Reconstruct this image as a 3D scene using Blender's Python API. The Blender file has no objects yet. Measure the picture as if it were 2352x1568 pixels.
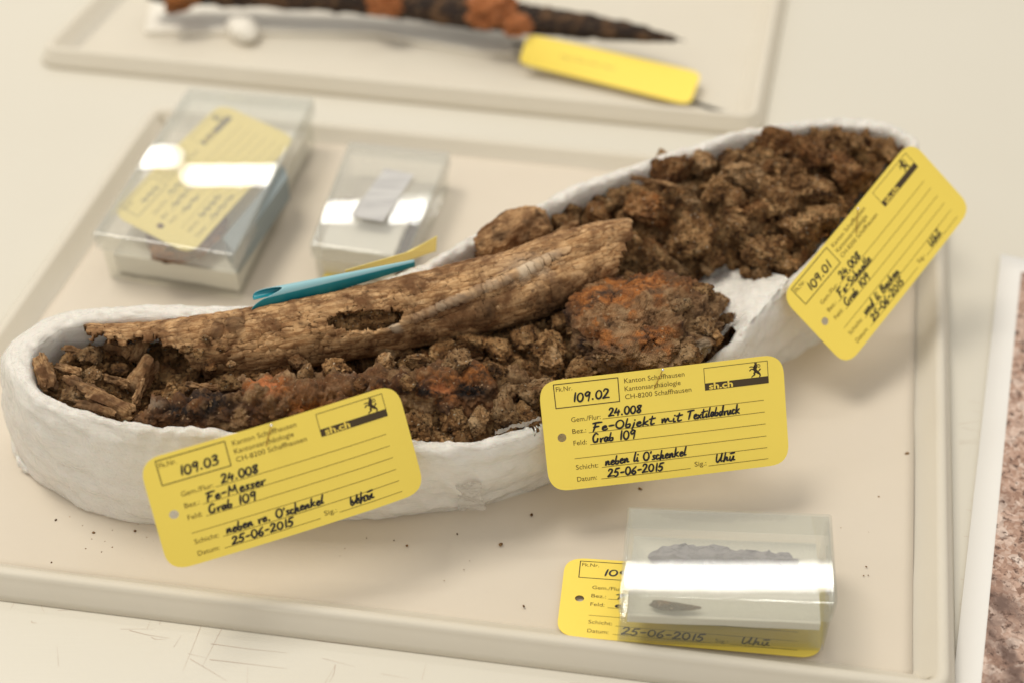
import bpy, bmesh, math, random
import numpy as np
from mathutils import Vector, Matrix, noise as mnoise
R = math.radians
rng = np.random.default_rng(7)
random.seed(7)
scene = bpy.context.scene
COL = scene.collection

# ------------------------------------------------------------------ camera, world, lamps
CAM = np.array([0.0, -0.43, 0.45])
cam_d = bpy.data.cameras.new("camera")
cam = bpy.data.objects.new("camera", cam_d); COL.objects.link(cam)
cam.location = CAM; cam.rotation_euler = (R(45), 0, 0)
cam_d.lens = 50; cam_d.sensor_width = 36; cam_d.clip_start = 0.02; cam_d.clip_end = 60
cam_d.dof.use_dof = True; cam_d.dof.focus_distance = 0.547; cam_d.dof.aperture_fstop = 4.1
scene.camera = cam

world = bpy.data.worlds.new("World"); scene.world = world; world.use_nodes = True
wb = world.node_tree.nodes["Background"]
wb.inputs[0].default_value = (1.0, 0.962, 0.89, 1); wb.inputs[1].default_value = 0.63
scene.view_settings.view_transform = 'Standard'; scene.view_settings.look = 'None'
scene.view_settings.exposure = 0.12; scene.view_settings.gamma = 1.0

def area(name, loc, target, sx, sy, radiance, col):
    l = bpy.data.lights.new(name, 'AREA'); l.shape = 'RECTANGLE'; l.size = sx; l.size_y = sy
    l.energy = radiance * math.pi * sx * sy; l.color = col
    o = bpy.data.objects.new(name, l); COL.objects.link(o); o.location = loc
    d = Vector(target) - Vector(loc); d.x = 0 if sx > 2 * sy or sy > 2 * sx or sx < .1 else d.x
    z = -d.normalized(); x = Vector((0, 1, 0)).cross(z) if abs(z.x) > .9 else Vector((1, 0, 0)); x = (x - z * x.dot(z)).normalized(); y = z.cross(x)
    o.matrix_world = Matrix(((x.x, y.x, z.x, loc[0]), (x.y, y.y, z.y, loc[1]), (x.z, y.z, z.z, loc[2]), (0, 0, 0, 1)))
    return o
# two rows of ceiling strip lights beyond the table, and a soft key lamp added high at back left for directional shading
area("ceiling_strip_lamp", (0.30, 0.735, 1.24), (0.08, -0.12, 0.0), 0.42, 0.018, 50, (1.0, 0.97, 0.92))
area("ceiling_strip_lamp", (-0.545, 1.272, 0.921), (-0.15, 0.12, 0.0), 0.085, 0.010, 45, (1.0, 0.97, 0.92))
area("ceiling_strip_lamp", (-0.285, 1.262, 0.948), (-0.12, 0.12, 0.0), 0.41, 0.010, 45, (1.0, 0.97, 0.92))
area("soft_key_lamp", (-0.85, 0.55, 2.2), (0.0, 0.0, 0.0), 0.8, 0.8, 14.5, (1.0, 0.93, 0.80))

cy = scene.cycles
cy.max_bounces = 14; cy.transparent_max_bounces = 32; cy.transmission_bounces = 12; cy.glossy_bounces = 6; cy.diffuse_bounces = 5
cy.use_denoising = True; cy.sample_clamp_indirect = 4.0; cy.caustics_reflective = False; cy.caustics_refractive = False

# ------------------------------------------------------------------ measuring helpers
FPX = 3267.0
_p = R(45)
FW = np.array([0, math.cos(_p), -math.sin(_p)]); UP = np.array([0, math.sin(_p), math.cos(_p)]); RT = np.array([1.0, 0, 0])
def P(u, v, z):
    """point at height z seen at photograph position u, v (2352 x 1568 scale)"""
    d = FW + (u - 1176) / FPX * RT - (v - 784) / FPX * UP
    return CAM + d * ((z - CAM[2]) / d[2])
def pxmm(pt):
    return FPX / float(np.dot(np.asarray(pt) - CAM, FW))      # pixels per metre there

# ------------------------------------------------------------------ numpy noise
_perm = np.random.default_rng(3).permutation(4096)
_val = np.random.default_rng(4).random(4096) * 2 - 1
_val3 = np.random.default_rng(5).random((4096, 3))
def _h(i, j, k):
    return _perm[(_perm[(_perm[i & 4095] + j) & 4095] + k) & 4095]
def vnoise(p):
    i = np.floor(p).astype(int); f = p - i; f = f * f * f * (f * (f * 6 - 15) + 10)
    r = 0
    for dx in (0, 1):
        wx = f[:, 0] if dx else 1 - f[:, 0]
        for dy in (0, 1):
            wy = f[:, 1] if dy else 1 - f[:, 1]
            for dz in (0, 1):
                wz = f[:, 2] if dz else 1 - f[:, 2]
                r = r + _val[_h(i[:, 0] + dx, i[:, 1] + dy, i[:, 2] + dz)] * wx * wy * wz
    return r
def fbm(p, o=4, g=0.5):
    a = 1.0; s = 0; q = np.array(p, float); t = 0
    for k in range(o):
        s = s + a * vnoise(q + 17.3 * k); t += a; a *= g; q = q * 2.03
    return s / t
def worley(p):
    """distance to nearest and second nearest feature point"""
    i = np.floor(p).astype(int); f1 = np.full(len(p), 9.0); f2 = np.full(len(p), 9.0)
    for dx in (-1, 0, 1):
        for dy in (-1, 0, 1):
            for dz in (-1, 0, 1):
                c = i + np.array([dx, dy, dz])
                q = c + _val3[_h(c[:, 0], c[:, 1], c[:, 2])]
                d = np.sqrt(((q - p) ** 2).sum(1))
                m = d < f1
                f2 = np.where(m, f1, np.minimum(f2, d)); f1 = np.where(m, d, f1)
    return f1, f2

def catmull(pts, closed=False, n=8):
    pts = np.array(pts, float); N = len(pts); out = []
    rngi = range(N if closed else N - 1)
    for i in rngi:
        if closed: a, b, c, d = pts[(i - 1) % N], pts[i], pts[(i + 1) % N], pts[(i + 2) % N]
        else: a, b, c, d = pts[max(i - 1, 0)], pts[i], pts[i + 1], pts[min(i + 2, N - 1)]
        for k in range(n):
            t = k / n
            out.append(0.5 * ((2 * b) + (c - a) * t + (2 * a - 5 * b + 4 * c - d) * t * t + (-a + 3 * b - 3 * c + d) * t ** 3))
    if not closed: out.append(pts[-1])
    return np.array(out)
def resample(pts, n, closed=False):
    pts = np.array(pts); q = np.vstack([pts, pts[:1]]) if closed else pts
    s = np.r_[0, np.cumsum(np.linalg.norm(np.diff(q[:, :3], axis=0), axis=1))]
    t = np.linspace(0, s[-1], n + 1)[:-1] if closed else np.linspace(0, s[-1], n)
    return np.stack([np.interp(t, s, q[:, k]) for k in range(q.shape[1])], 1)

# ------------------------------------------------------------------ object helpers
def tag(o, label=None, cat=None, group=None, kind=None):
    if label: o['label'] = label
    if cat: o['category'] = cat
    if group: o['group'] = group
    if kind: o['kind'] = kind
    return o
def thing(name, label, cat, loc=(0, 0, 0), group=None):
    o = bpy.data.objects.new(name, None); COL.objects.link(o); o.location = loc
    o.empty_display_size = 0.01
    return tag(o, label, cat, group)
def put(name, me, parent=None):
    o = bpy.data.objects.new(name, me); COL.objects.link(o)
    if parent is not None:
        o.parent = parent
        w = parent; off = Vector((0, 0, 0))
        while w is not None: off += Vector(w.location); w = w.parent
        o.location = -off
    return o
def mesh(name, verts, faces, mat=None, smooth=True):
    me = bpy.data.meshes.new(name)
    me.from_pydata([tuple(map(float, v)) for v in verts], [], [tuple(int(i) for i in f) for f in faces])
    me.update()
    if smooth: me.polygons.foreach_set('use_smooth', [True] * len(me.polygons))
    if mat: me.materials.append(mat)
    return me
def attr(me, name, vals):
    a = me.attributes.new(name, 'FLOAT', 'POINT'); a.data.foreach_set('value', np.asarray(vals, dtype=np.float32))
def gridfaces(a, b, wrap_a=False, wrap_b=False):
    f = []
    for i in range(a if wrap_a else a - 1):
        for j in range(b if wrap_b else b - 1):
            i2 = (i + 1) % a; j2 = (j + 1) % b
            f.append((i * b + j, i2 * b + j, i2 * b + j2, i * b + j2))
    return f
def solid(o, th, off=-1):
    m = o.modifiers.new('thickness', 'SOLIDIFY'); m.thickness = th; m.offset = off
    return o
def bevel(o, w, seg=2):
    m = o.modifiers.new('bevel', 'BEVEL'); m.width = w; m.segments = seg; m.limit_method = 'ANGLE'
    return o

# ------------------------------------------------------------------ materials
class NT:
    def __init__(s, name):
        s.m = bpy.data.materials.new(name); s.m.use_nodes = True; s.t = s.m.node_tree; s.n = s.t.nodes
        s.b = s.n['Principled BSDF']; s.out = s.n['Material Output']
    def add(s, typ, **kw):
        n = s.n.new(typ)
        for k, v in kw.items(): setattr(n, k, v)
        return n
    def link(s, a, b): s.t.links.new(a, b)
    def coord(s, kind='Object'):
        if not hasattr(s, '_c'): s._c = s.add('ShaderNodeTexCoord')
        return s._c.outputs[kind]
    def mapping(s, vec, scale=(1, 1, 1), rot=(0, 0, 0)):
        m = s.add('ShaderNodeMapping'); m.inputs['Scale'].default_value = scale; m.inputs['Rotation'].default_value = rot
        s.link(vec, m.inputs['Vector']); return m.outputs[0]
    def noise(s, vec, scale, detail=4, rough=0.55, dist=0.0):
        n = s.add('ShaderNodeTexNoise'); n.inputs['Scale'].default_value = scale; n.inputs['Detail'].default_value = detail
        n.inputs['Roughness'].default_value = rough; n.inputs['Distortion'].default_value = dist
        s.link(vec, n.inputs['Vector']); return n.outputs['Fac']
    def voro(s, vec, scale, feature='F1', out='Distance'):
        n = s.add('ShaderNodeTexVoronoi', feature=feature); n.inputs['Scale'].default_value = scale
        s.link(vec, n.inputs['Vector']); return n.outputs[out]
    def ramp(s, fac, stops):
        n = s.add('ShaderNodeValToRGB'); e = n.color_ramp.elements
        while len(e) < len(stops): e.new(0.5)
        for el, (p, c) in zip(e, stops):
            el.position = p; el.color = (*c, 1) if len(c) == 3 else c
        s.link(fac, n.inputs[0]); return n.outputs[0]
    def mix(s, fac, a, b, typ='MIX'):
        n = s.add('ShaderNodeMix', data_type='RGBA', blend_type=typ)
        for sock, v in ((n.inputs[0], fac), (n.inputs[6], a), (n.inputs[7], b)):
            if hasattr(v, 'is_output'): s.link(v, sock)
            elif isinstance(v, (int, float)): sock.default_value = v
            else: sock.default_value = (*v, 1)
        return n.outputs[2]
    def math(s, op, a, b=0.0, clamp=False):
        n = s.add('ShaderNodeMath', operation=op); n.use_clamp = clamp
        for sock, v in ((n.inputs[0], a), (n.inputs[1], b)):
            if hasattr(v, 'is_output'): s.link(v, sock)
            else: sock.default_value = v
        return n.outputs[0]
    def attr(s, name):
        n = s.add('ShaderNodeAttribute'); n.attribute_name = name; return n.outputs['Fac']
    def bump(s, h, dist, strength=1.0, prev=None):
        n = s.add('ShaderNodeBump'); n.inputs['Distance'].default_value = dist; n.inputs['Strength'].default_value = strength
        s.link(h, n.inputs['Height'])
        if prev is not None: s.link(prev, n.inputs['Normal'])
        return n.outputs[0]
    def set(s, color=None, rough=None, normal=None, **kw):
        for k, v in (('Base Color', color), ('Roughness', rough), ('Normal', normal)):
            if v is None: continue
            if hasattr(v, 'is_output'): s.link(v, s.b.inputs[k])
            elif k == 'Base Color': s.b.inputs[k].default_value = (*v, 1)
            else: s.b.inputs[k].default_value = v
        for k, v in kw.items(): s.b.inputs[k.replace('_', ' ')].default_value = v
        return s.m
M = {}
# scratched cream table board
t = NT('table_board'); c = t.coord()
n1 = t.noise(c, 9, 4); n2 = t.noise(t.mapping(c, (60, 900, 60), (0, 0, .4)), 1.0, 3)
M['table'] = t.set(t.mix(t.math('MULTIPLY', n1, .5), (.66, .625, .545), (.61, .57, .48)), .45, t.bump(n2, .0002, .15))
# matt lining paper
t = NT('lining_paper'); c = t.coord()
M['lining'] = t.set(t.mix(t.noise(c, 7, 6, .62), (.71, .645, .55), (.63, .55, .45)), .85, t.bump(t.noise(c, 900, 3), .0001, .3))
# milky tray plastic
t = NT('milky_tray_plastic'); c = t.coord()
t.set(t.mix(t.noise(c, 25, 4), (.88, .83, .73), (.84, .78, .67)), .55, t.bump(t.noise(c, 160, 3), .0002, .25))
ts = t.add('ShaderNodeBsdfTranslucent'); ts.inputs[0].default_value = (.85, .81, .72, 1)
m1 = t.add('ShaderNodeMixShader'); m1.inputs[0].default_value = .30; t.link(t.b.outputs[0], m1.inputs[1]); t.link(ts.outputs[0], m1.inputs[2]); t.link(m1.outputs[0], t.out.inputs[0])
M['tray'] = t.m
# white foam
t = NT('white_foam'); c = t.coord()
M['foam'] = t.set(t.mix(t.noise(c, 60, 4), (.86, .82, .74), (.80, .75, .66)), .8, t.bump(t.voro(c, 700), .0004, .4))
# stretch film wrapped over the foam cradle
t = NT('stretch_film_over_foam'); c = t.coord('UV')
w1 = t.noise(t.mapping(c, (210, 22, 1), (0, 0, .12)), 1.0, 6, .66, 1.4)
w2 = t.noise(t.mapping(c, (130, 130, 1), (0, 0, .6)), 1.0, 5, .68, 2.2)
w3 = t.voro(t.mapping(c, (420, 90, 1), (0, 0, -.4)), 1.0, 'F1')
base = t.mix(t.noise(t.coord('Object'), 30, 5), (.85, .82, .765), (.74, .70, .635))
base = t.mix(t.math('MULTIPLY', t.ramp(t.voro(t.coord('Object'), 420, 'F1', 'Color'), [(.955, (0, 0, 0)), (.965, (1, 1, 1))]), t.ramp(t.voro(t.coord('Object'), 420), [(.12, (1, 1, 1)), (.22, (0, 0, 0))])), base, (.33, .22, .14))
soft = t.bump(t.noise(t.mapping(c, (34, 22, 1), (0, 0, .3)), 1.0, 4, .6, .8), .0012, .4)
nb = t.bump(w1, .0003, .2, soft); nb = t.bump(t.noise(t.coord('Object'), 640, 5, .7, 1.2), .0007, .55, nb); cn = t.bump(w2, .0016, .8, soft); cn = t.bump(t.noise(t.coord('Object'), 900, 3, .6, 2.5), .0010, .8, cn)
t.set(base, .55, nb, Coat_Weight=1.0, Coat_Roughness=.07, Subsurface_Weight=.12, Subsurface_Scale=.003)
t.link(cn, t.b.inputs['Coat Normal'])
M['film'] = t.m
# loose film folds: thin glossy clear film
def clear(name, tint, gloss_rough=.03, haze=0.0, hazecol=(.8, .8, .78), bumpd=None, ior=1.5):
    t = NT(name); n = t.n; t.n.remove(t.b)
    tr = t.add('ShaderNodeBsdfTransparent'); tr.inputs[0].default_value = (*tint, 1)
    gl = t.add('ShaderNodeBsdfGlossy'); gl.inputs['Roughness'].default_value = gloss_rough
    fr = t.add('ShaderNodeFresnel'); ge = t.add('ShaderNodeNewGeometry')
    mi = t.add('ShaderNodeMapRange'); mi.inputs['To Min'].default_value = ior; mi.inputs['To Max'].default_value = 1 / ior
    t.link(ge.outputs['Backfacing'], mi.inputs[0]); t.link(mi.outputs[0], fr.inputs[0])
    if bumpd:
        c = t.coord(); h = t.noise(c, bumpd[0], 5, .6, 1.0); b = t.bump(h, bumpd[1], bumpd[2])
        t.link(b, gl.inputs['Normal']); t.link(b, fr.inputs['Normal'])
    mx = t.add('ShaderNodeMixShader'); t.link(fr.outputs[0], mx.inputs[0]); 
    base_out = tr.outputs[0]
    if haze > 0:
        df = t.add('ShaderNodeBsdfDiffuse'); df.inputs[0].default_value = (*hazecol, 1)
        m2 = t.add('ShaderNodeMixShader'); m2.inputs[0].default_value = haze
        t.link(tr.outputs[0], m2.inputs[1]); t.link(df.outputs[0], m2.inputs[2]); base_out = m2.outputs[0]
    t.link(base_out, mx.inputs[1]); t.link(gl.outputs[0], mx.inputs[2]); t.link(mx.outputs[0], t.out.inputs[0])
    return t.m
M['foldfilm'] = clear('crinkled_clear_film', (.97, .97, .97), .12, .42, (.84, .80, .74), (260, .003, .8))
M['box'] = clear('clear_box_plastic', (.985, .99, .98), .012, .035, (.8, .8, .74))
M['boxgreen'] = clear('clear_box_plastic_green', (.980, .984, .974), .012, .05, (.78, .80, .74), (35, .0003, .12))
M['lidgreen'] = clear('clear_lid_plastic_green', (.980, .984, .974), .008, .11, (.79, .795, .745))
M['lidclear'] = clear('clear_lid_plastic', (.985, .99, .985), .008, .13, (.80, .79, .76))
# earth
def earth(name, lo, mid, hi, rust=None, sc=1.0):
    t = NT(name); v = t.add('ShaderNodeNewGeometry').outputs['Position']
    info = t.add('ShaderNodeObjectInfo')
    col = t.ramp(t.noise(v, 150 * sc, 8, .66, .6), [(.33, lo), (.48, mid), (.64, hi)])
    col = t.mix(t.ramp(t.noise(v, 620 * sc, 4, .7), [(.35, (1, 1, 1)), (.48, (0, 0, 0))]), col, tuple(x * .55 for x in lo))
    col = t.mix(t.ramp(t.voro(v, 800 * sc, 'F1', 'Color'), [(.80, (0, 0, 0)), (.95, (1, 1, 1))]), col, tuple(min(1.2, .72 / hi[0]) * x for x in hi))
    col = t.mix(t.ramp(t.noise(v, 52, 5, .65, .5), [(.58, (0, 0, 0)), (.72, (1, 1, 1))]), col, rust or (.36, .145, .045))
    col = t.mix(t.ramp(t.voro(v, 1700 * sc, 'F1', 'Color'), [(.90, (0, 0, 0)), (.93, (1, 1, 1))]), col, (.80, .66, .47))
    br = t.add('ShaderNodeHueSaturation'); t.link(col, br.inputs['Color'])
    mr = t.add('ShaderNodeMapRange'); mr.inputs['To Min'].default_value = .72; mr.inputs['To Max'].default_value = 1.25
    t.link(info.outputs['Random'], mr.inputs[0]); t.link(mr.outputs[0], br.inputs['Value'])
    nb = t.bump(t.noise(v, 360 * sc, 9, .76, .9), .0044, 1.0); nb = t.bump(t.voro(v, 420 * sc, 'DISTANCE_TO_EDGE'), .0006, .5, nb)
    t.set(br.outputs[0], t.ramp(t.noise(v, 1400 * sc, 2), [(.58, (.95, .95, .95)), (.80, (.45, .45, .45))]), nb, Specular_IOR_Level=.3)
    return t.m
M['earth'] = earth('dry_earth', (.055, .022, .008), (.40, .20, .074), (.80, .49, .225))
M['earth_pale'] = earth('pale_earth', (.13, .060, .023), (.56, .315, .138), (.82, .55, .30))
M['earth_rusty'] = earth('rust_stained_earth', (.085, .032, .010), (.33, .145, .048), (.55, .30, .125), (.52, .19, .05))
# bone
def bone(name, k=1.0):
    t = NT(name); c = t.coord('UV'); o = t.coord('Object')
    fib = t.noise(t.mapping(c, (8, 105, 1), (0, 0, .03)), 1.0, 8, .72, .5)
    fine = t.noise(t.mapping(c, (26, 420, 1)), 1.0, 5, .65, .3)
    st = t.noise(o, 85, 6, .65, .5)
    col = t.ramp(fib, [(.30, (.10 * k, .042 * k, .015 * k)), (.43, (.34 * k, .175 * k, .072 * k)), (.53, (.57 * k, .345 * k, .165 * k)), (.76, (.72 * k, .49 * k, .28 * k))])
    col = t.mix(t.ramp(st, [(.38, (1, 1, 1)), (.58, (0, 0, 0))]), col, (.15 * k, .068 * k, .026 * k))
    col = t.mix(t.ramp(t.noise(o, 420, 4, .6), [(.56, (0, 0, 0)), (.70, (1, 1, 1))]), col, (.15 * k, .08 * k, .036 * k))
    col = t.mix(t.attr('pale'), col, (.66, .52, .37))
    col = t.mix(t.attr('soil'), col, t.ramp(t.noise(o, 300, 5, .6), [(.3, (.05, .025, .012)), (.7, (.20, .11, .05))]))
    nb = t.bump(fib, .0005, .5); nb = t.bump(fine, .0004, .5, nb); nb = t.bump(t.noise(o, 700, 5, .7), .0006, .5, nb)
    t.set(col, .8, nb, Specular_IOR_Level=.25)
    return t.m
M['bone'] = bone('weathered_bone', 1.0); M['splinter'] = bone('stained_bone', .8)
# corroded iron crust
def iron(name, weave=False):
    t = NT(name); o = t.coord('Object')
    a = t.noise(o, 110, 6, .65, .6); b = t.noise(o, 45, 5, .6, .5)
    col = t.ramp(a, [(.28, (.022, .012, .008)), (.42, (.085, .040, .018)), (.56, (.20, .105, .048)), (.74, (.34, .20, .105))])
    col = t.mix(t.math('MULTIPLY', t.attr('rust'), t.ramp(t.noise(o, 160, 5, .65), [(.38, (0, 0, 0)), (.56, (1, 1, 1))])), col,
                t.ramp(t.noise(o, 330, 5, .6), [(.3, (.18, .055, .012)), (.52, (.47, .165, .036)), (.72, (.66, .29, .095))]))
    col = t.mix(t.math('MULTIPLY', t.attr('dark'), t.ramp(t.noise(o, 130, 5, .65), [(.36, (0, 0, 0)), (.52, (1, 1, 1))])), col, (.018, .011, .009))
    col = t.mix(t.attr('tan'), col, t.ramp(t.noise(o, 170, 8, .68, .5), [(.32, (.06, .027, .011)), (.46, (.25, .135, .058)), (.66, (.50, .315, .16))]))
    col = t.mix(t.attr('pale'), col, (.50, .40, .29))
    col = t.mix(t.attr('bright'), col, (.66, .235, .085))
    gl = t.ramp(t.voro(o, 1300, 'F1', 'Color'), [(.86, (0, 0, 0)), (.92, (1, 1, 1))])
    col = t.mix(gl, col, (.42, .27, .15))
    hn = t.noise(o, 360, 9, .74, .8)
    if weave: hn = t.math('MULTIPLY', hn, t.math('SUBTRACT', 1.0, t.math('MULTIPLY', t.attr('weave'), .72)))
    nb = t.bump(hn, .0030, .95)
    if weave:
        wv = []
        for ang in (.45, -.95):
            w = t.add('ShaderNodeTexWave', wave_type='BANDS', bands_direction='X'); w.inputs['Scale'].default_value = 390
            w.inputs['Distortion'].default_value = 1.6; w.inputs['Detail'].default_value = 2; w.inputs['Detail Scale'].default_value = 1.2
            t.link(t.mapping(o, (1, 1, 1), (0, 0, ang)), w.inputs['Vector']); wv.append(w.outputs['Fac'])
        h = t.math('MULTIPLY', t.math('MAXIMUM', wv[0], wv[1]), t.attr('weave'))
        nb = t.bump(h, .0006, .8, nb)
    t.set(col, t.ramp(a, [(.3, (.55, .55, .55)), (.6, (.9, .9, .9))]), nb, Specular_IOR_Level=.35)
    return t.m
M['iron'] = iron('corroded_iron_crust'); M['ironweave'] = iron('corroded_iron_with_weave', True)
# tag card, print, ink
def card(name, colr):
    t = NT(name); c = t.coord()
    return t.set(t.mix(t.noise(c, 32, 6, .65), colr, tuple(x * .94 for x in colr)), .62, t.bump(t.noise(c, 1900, 3), .00006, .35), Specular_IOR_Level=.35)
M['card'] = card('yellow_card', (.985, .765, .13))
M['card_pale'] = card('pale_yellow_card', (.93, .76, .25))
def plain(name, colr, rough=.6, **kw): return NT(name).set(colr, rough, None, **kw)
M['print'] = plain('brown_print', (.13, .072, .006), .6)
M['printdark'] = plain('dark_print', (.055, .032, .008), .55)
M['ink'] = plain('black_ink', (.012, .008, .008), .35)
M['cardtext'] = plain('card_showing_through_print', (.86, .64, .10), .6)
M['brass'] = plain('brass_pin_wire', (.55, .34, .09), .28, Metallic=1.0)
M['steel'] = plain('steel_pin_head', (.80, .78, .74), .22, Metallic=1.0)
t = NT('teal_plastic'); c = t.coord()
M['teal'] = t.set(t.mix(t.noise(c, 120, 3), (.004, .20, .26), (.006, .25, .31)), .3, None)
M['tealpale'] = plain('pale_blue_plastic_back', (.27, .50, .56), .4)
M['bluegrey'] = plain('blue_grey_plastic', (.23, .27, .28), .5)
t = NT('grey_paper'); c = t.coord()
M['grey'] = t.set(t.mix(t.ramp(t.noise(t.mapping(c, (40, 900, 40)), 1.0, 2), [(.5, (0, 0, 0)), (.62, (1, 1, 1))]), (.56, .55, .54), (.42, .41, .41)), .75)
t = NT('purple_grey_foam'); c = t.coord()
M['purple'] = t.set(t.mix(t.noise(c, 220, 5), (.30, .27, .30), (.42, .385, .40)), .9, t.bump(t.noise(c, 700, 5, .7), .001, .6))
t = NT('white_paper'); M['paper'] = t.set(t.mix(t.noise(t.coord(), 20, 3), (.78, .765, .745), (.75, .735, .71)), .5)
# printed picture of a stony ground
t = NT('printed_stone_picture'); c = t.coord()
q = t.noise(c, 26, 6, .62, .4)
w = t.add('ShaderNodeVectorMath', operation='ADD'); t.link(c, w.inputs[0])
ns = t.add('ShaderNodeTexNoise'); ns.inputs['Scale'].default_value = 160; t.link(c, ns.inputs['Vector'])
sc_ = t.add('ShaderNodeVectorMath', operation='SCALE'); t.link(ns.outputs['Color'], sc_.inputs[0]); sc_.inputs['Scale'].default_value = .004
t.link(sc_.outputs[0], w.inputs[1])
v1 = t.voro(w.outputs[0], 210, 'F1', 'Color'); v2 = t.voro(w.outputs[0], 210, 'DISTANCE_TO_EDGE'); v3 = t.voro(w.outputs[0], 620, 'F1', 'Color')
col = t.ramp(v1, [(.0, (.20, .10, .065)), (.35, (.42, .25, .18)), (.65, (.58, .40, .32)), (.95, (.76, .64, .57))])
col = t.mix(.45, col, t.ramp(v3, [(.1, (.16, .085, .055)), (.5, (.46, .30, .23)), (.9, (.75, .62, .54))]))
col = t.mix(t.ramp(q, [(.36, (1, 1, 1)), (.48, (0, 0, 0))]), col, (.15, .09, .07))
col = t.mix(t.ramp(t.noise(c, 330, 5, .7), [(.36, (1, 1, 1)), (.46, (0, 0, 0))]), col, (.09, .045, .03))
M['stoneprint'] = t.set(col, .5)

# ------------------------------------------------------------------ the setting: table, print, trays
tb = mesh('table_top', [(-1.1, -.75, -.004), (1.1, -.75, -.004), (1.1, 1.1, -.004), (-1.1, 1.1, -.004),
                        (-1.1, -.75, -.03), (1.1, -.75, -.03), (1.1, 1.1, -.03), (-1.1, 1.1, -.03)],
          [(0, 1, 2, 3), (0, 4, 5, 1), (1, 5, 6, 2), (2, 6, 7, 3), (3, 7, 4, 0), (7, 6, 5, 4)], M['table'], False)
table = tag(put('table_top', tb), kind='structure')

class Ribbons:
    """flat ribbons and polygons lying on a surface given by mapping f(u, v, h) -> point"""
    def __init__(s, f): s.f = f; s.v = []; s.t = []
    def ribbon(s, pts, w, h, w1=None, ends=True):
        pts = np.array(pts, float)
        keep = [0] + [i for i in range(1, len(pts)) if np.linalg.norm(pts[i] - pts[i - 1]) > 1e-9]
        pts = pts[keep]
        if len(pts) < 2: return
        d = np.gradient(pts, axis=0); d /= np.maximum(np.linalg.norm(d, axis=1, keepdims=True), 1e-9)
        n = np.stack([-d[:, 1], d[:, 0]], 1); w1 = w if w1 is None else w1
        ws = np.linspace(w, w1, len(pts)) / 2
        if not np.isscalar(ends): ws = ws * ends
        b = len(s.v)
        for p, q, ww in zip(pts, n, ws):
            s.v.append((*(p + q * ww), h)); s.v.append((*(p - q * ww), h))
        for i in range(len(pts) - 1): s.t.append((b + 2 * i, b + 2 * i + 1, b + 2 * i + 3, b + 2 * i + 2))
        for e, sg in ((0, -1), (len(pts) - 1, 1)):            # rounded ends
            b = len(s.v); s.v.append((*pts[e], h)); K = 5; a0 = math.atan2(n[e][1], n[e][0])
            for k in range(K + 1):
                a = a0 - sg * math.pi * k / K
                s.v.append((pts[e][0] + ws[e] * math.cos(a), pts[e][1] + ws[e] * math.sin(a), h))
            for k in range(K): s.t.append((b, b + 1 + k, b + 2 + k))
    def poly(s, pts, h):
        b = len(s.v); s.v += [(*p, h) for p in pts]; s.t.append(tuple(range(b, b + len(pts))))
    def build(s, name, mat, parent):
        return put(name, mesh(name, [s.f(*v) for v in s.v], s.t, mat, False), parent)

# scratches in the board
zz = lambda x, y: (x * .28, 1176 + y * .28)
rb = Ribbons(lambda u, v, h: (u, v, h))
sl = [((205, 575), (85, 795), .22), ((275, 575), (365, 825), .25), ((35, 545), (0, 640), .2), ((700, 625), (1290, 750), .25), ((980, 690), (1390, 765), .2),
      ((1200, 690), (1310, 900), .35), ((1715, 755), (1500, 1300), .22), ((1885, 830), (1660, 1260), .2), ((1060, 965), (1390, 1030), .25), ((1240, 1020), (1370, 1035), .2),
      ((1730, 1075), (2352, 1150), .2), ((1720, 1205), (2352, 1280), .25), ((2110, 815), (2105, 890), .2), ((2175, 850), (2500, 875), .25), ((1560, 1200), (1860, 1380), .2),
      ((260, 890), (300, 905), .3), ((2600, 1050), (3100, 1090), .2), ((2750, 1250), (2700, 1390), .2)]
for a, b, w in sl:
    A = P(*zz(*a), -.0039)[:2]; B = P(*zz(*b), -.0039)[:2]
    mid = (A + B) / 2 + rng.normal(0, .0005, 2)
    rb.ribbon(catmull([A, mid, B], n=5), w * .0007, -.00385, .00004)
for k in range(46):
    u = rng.uniform(-200, 2300); v = rng.uniform(1360, 1600) + u * .07
    A = P(u, v, -.0039)[:2]; a = rng.choice([rng.uniform(1.1, 2.0), rng.uniform(-.3, .1)]); L = rng.uniform(.003, .014)
    rb.ribbon([A, A + L * np.array([math.cos(a), math.sin(a)])], .00008, -.00385, .00003)
for k in range(26):
    A = P(rng.uniform(2195, 2260), rng.uniform(900, 1540), -.0039)[:2]; a = rng.uniform(-.35, .2); L = rng.uniform(.004, .012)
    rb.ribbon([A, A + L * np.array([math.cos(a), math.sin(a)])], .00009, -.00385, .00004)
rb.build('scratch_marks', plain('scratch_stain', (.50, .36, .28), .6), table)['kind'] = 'stuff'

# printed picture on white paper at the right
c00 = P(2190, 1548, -.0035)[:2]; c01 = P(2297, 591, -.0035)[:2]
dv = c01 - c00; c00 = c00 - dv * .25
ex = np.array([dv[1], -dv[0]]) / np.linalg.norm(dv)
i0 = P(2253.5, 1562, -.0033)[:2]; i1 = P(2344, 630, -.0033)[:2]
di = i1 - i0; i0 = i0 - di * .2
pp = thing('printed_photo', 'white bordered colour print of brown and pink stones at the right edge', 'print', (*(c00 + ex * .08), -.0035))
def lift(x, y, z0):                                         # the sheet's far corner lifts a little
    return z0 + .0006 + .0012 * max(0, (y - .02) / .06) ** 2
pv = []; nx, ny = 14, 30
for i in range(nx):
    for j in range(ny):
        q = c00 + ex * (.20 * i / (nx - 1)) + (c01 - c00) * (j / (ny - 1)); pv.append((*q, lift(*q, -.0036)))
o = put('paper_sheet', mesh('paper_sheet', pv, gridfaces(nx, ny), M['paper']), pp); solid(o, .0003, 1)
pv = []
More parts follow.
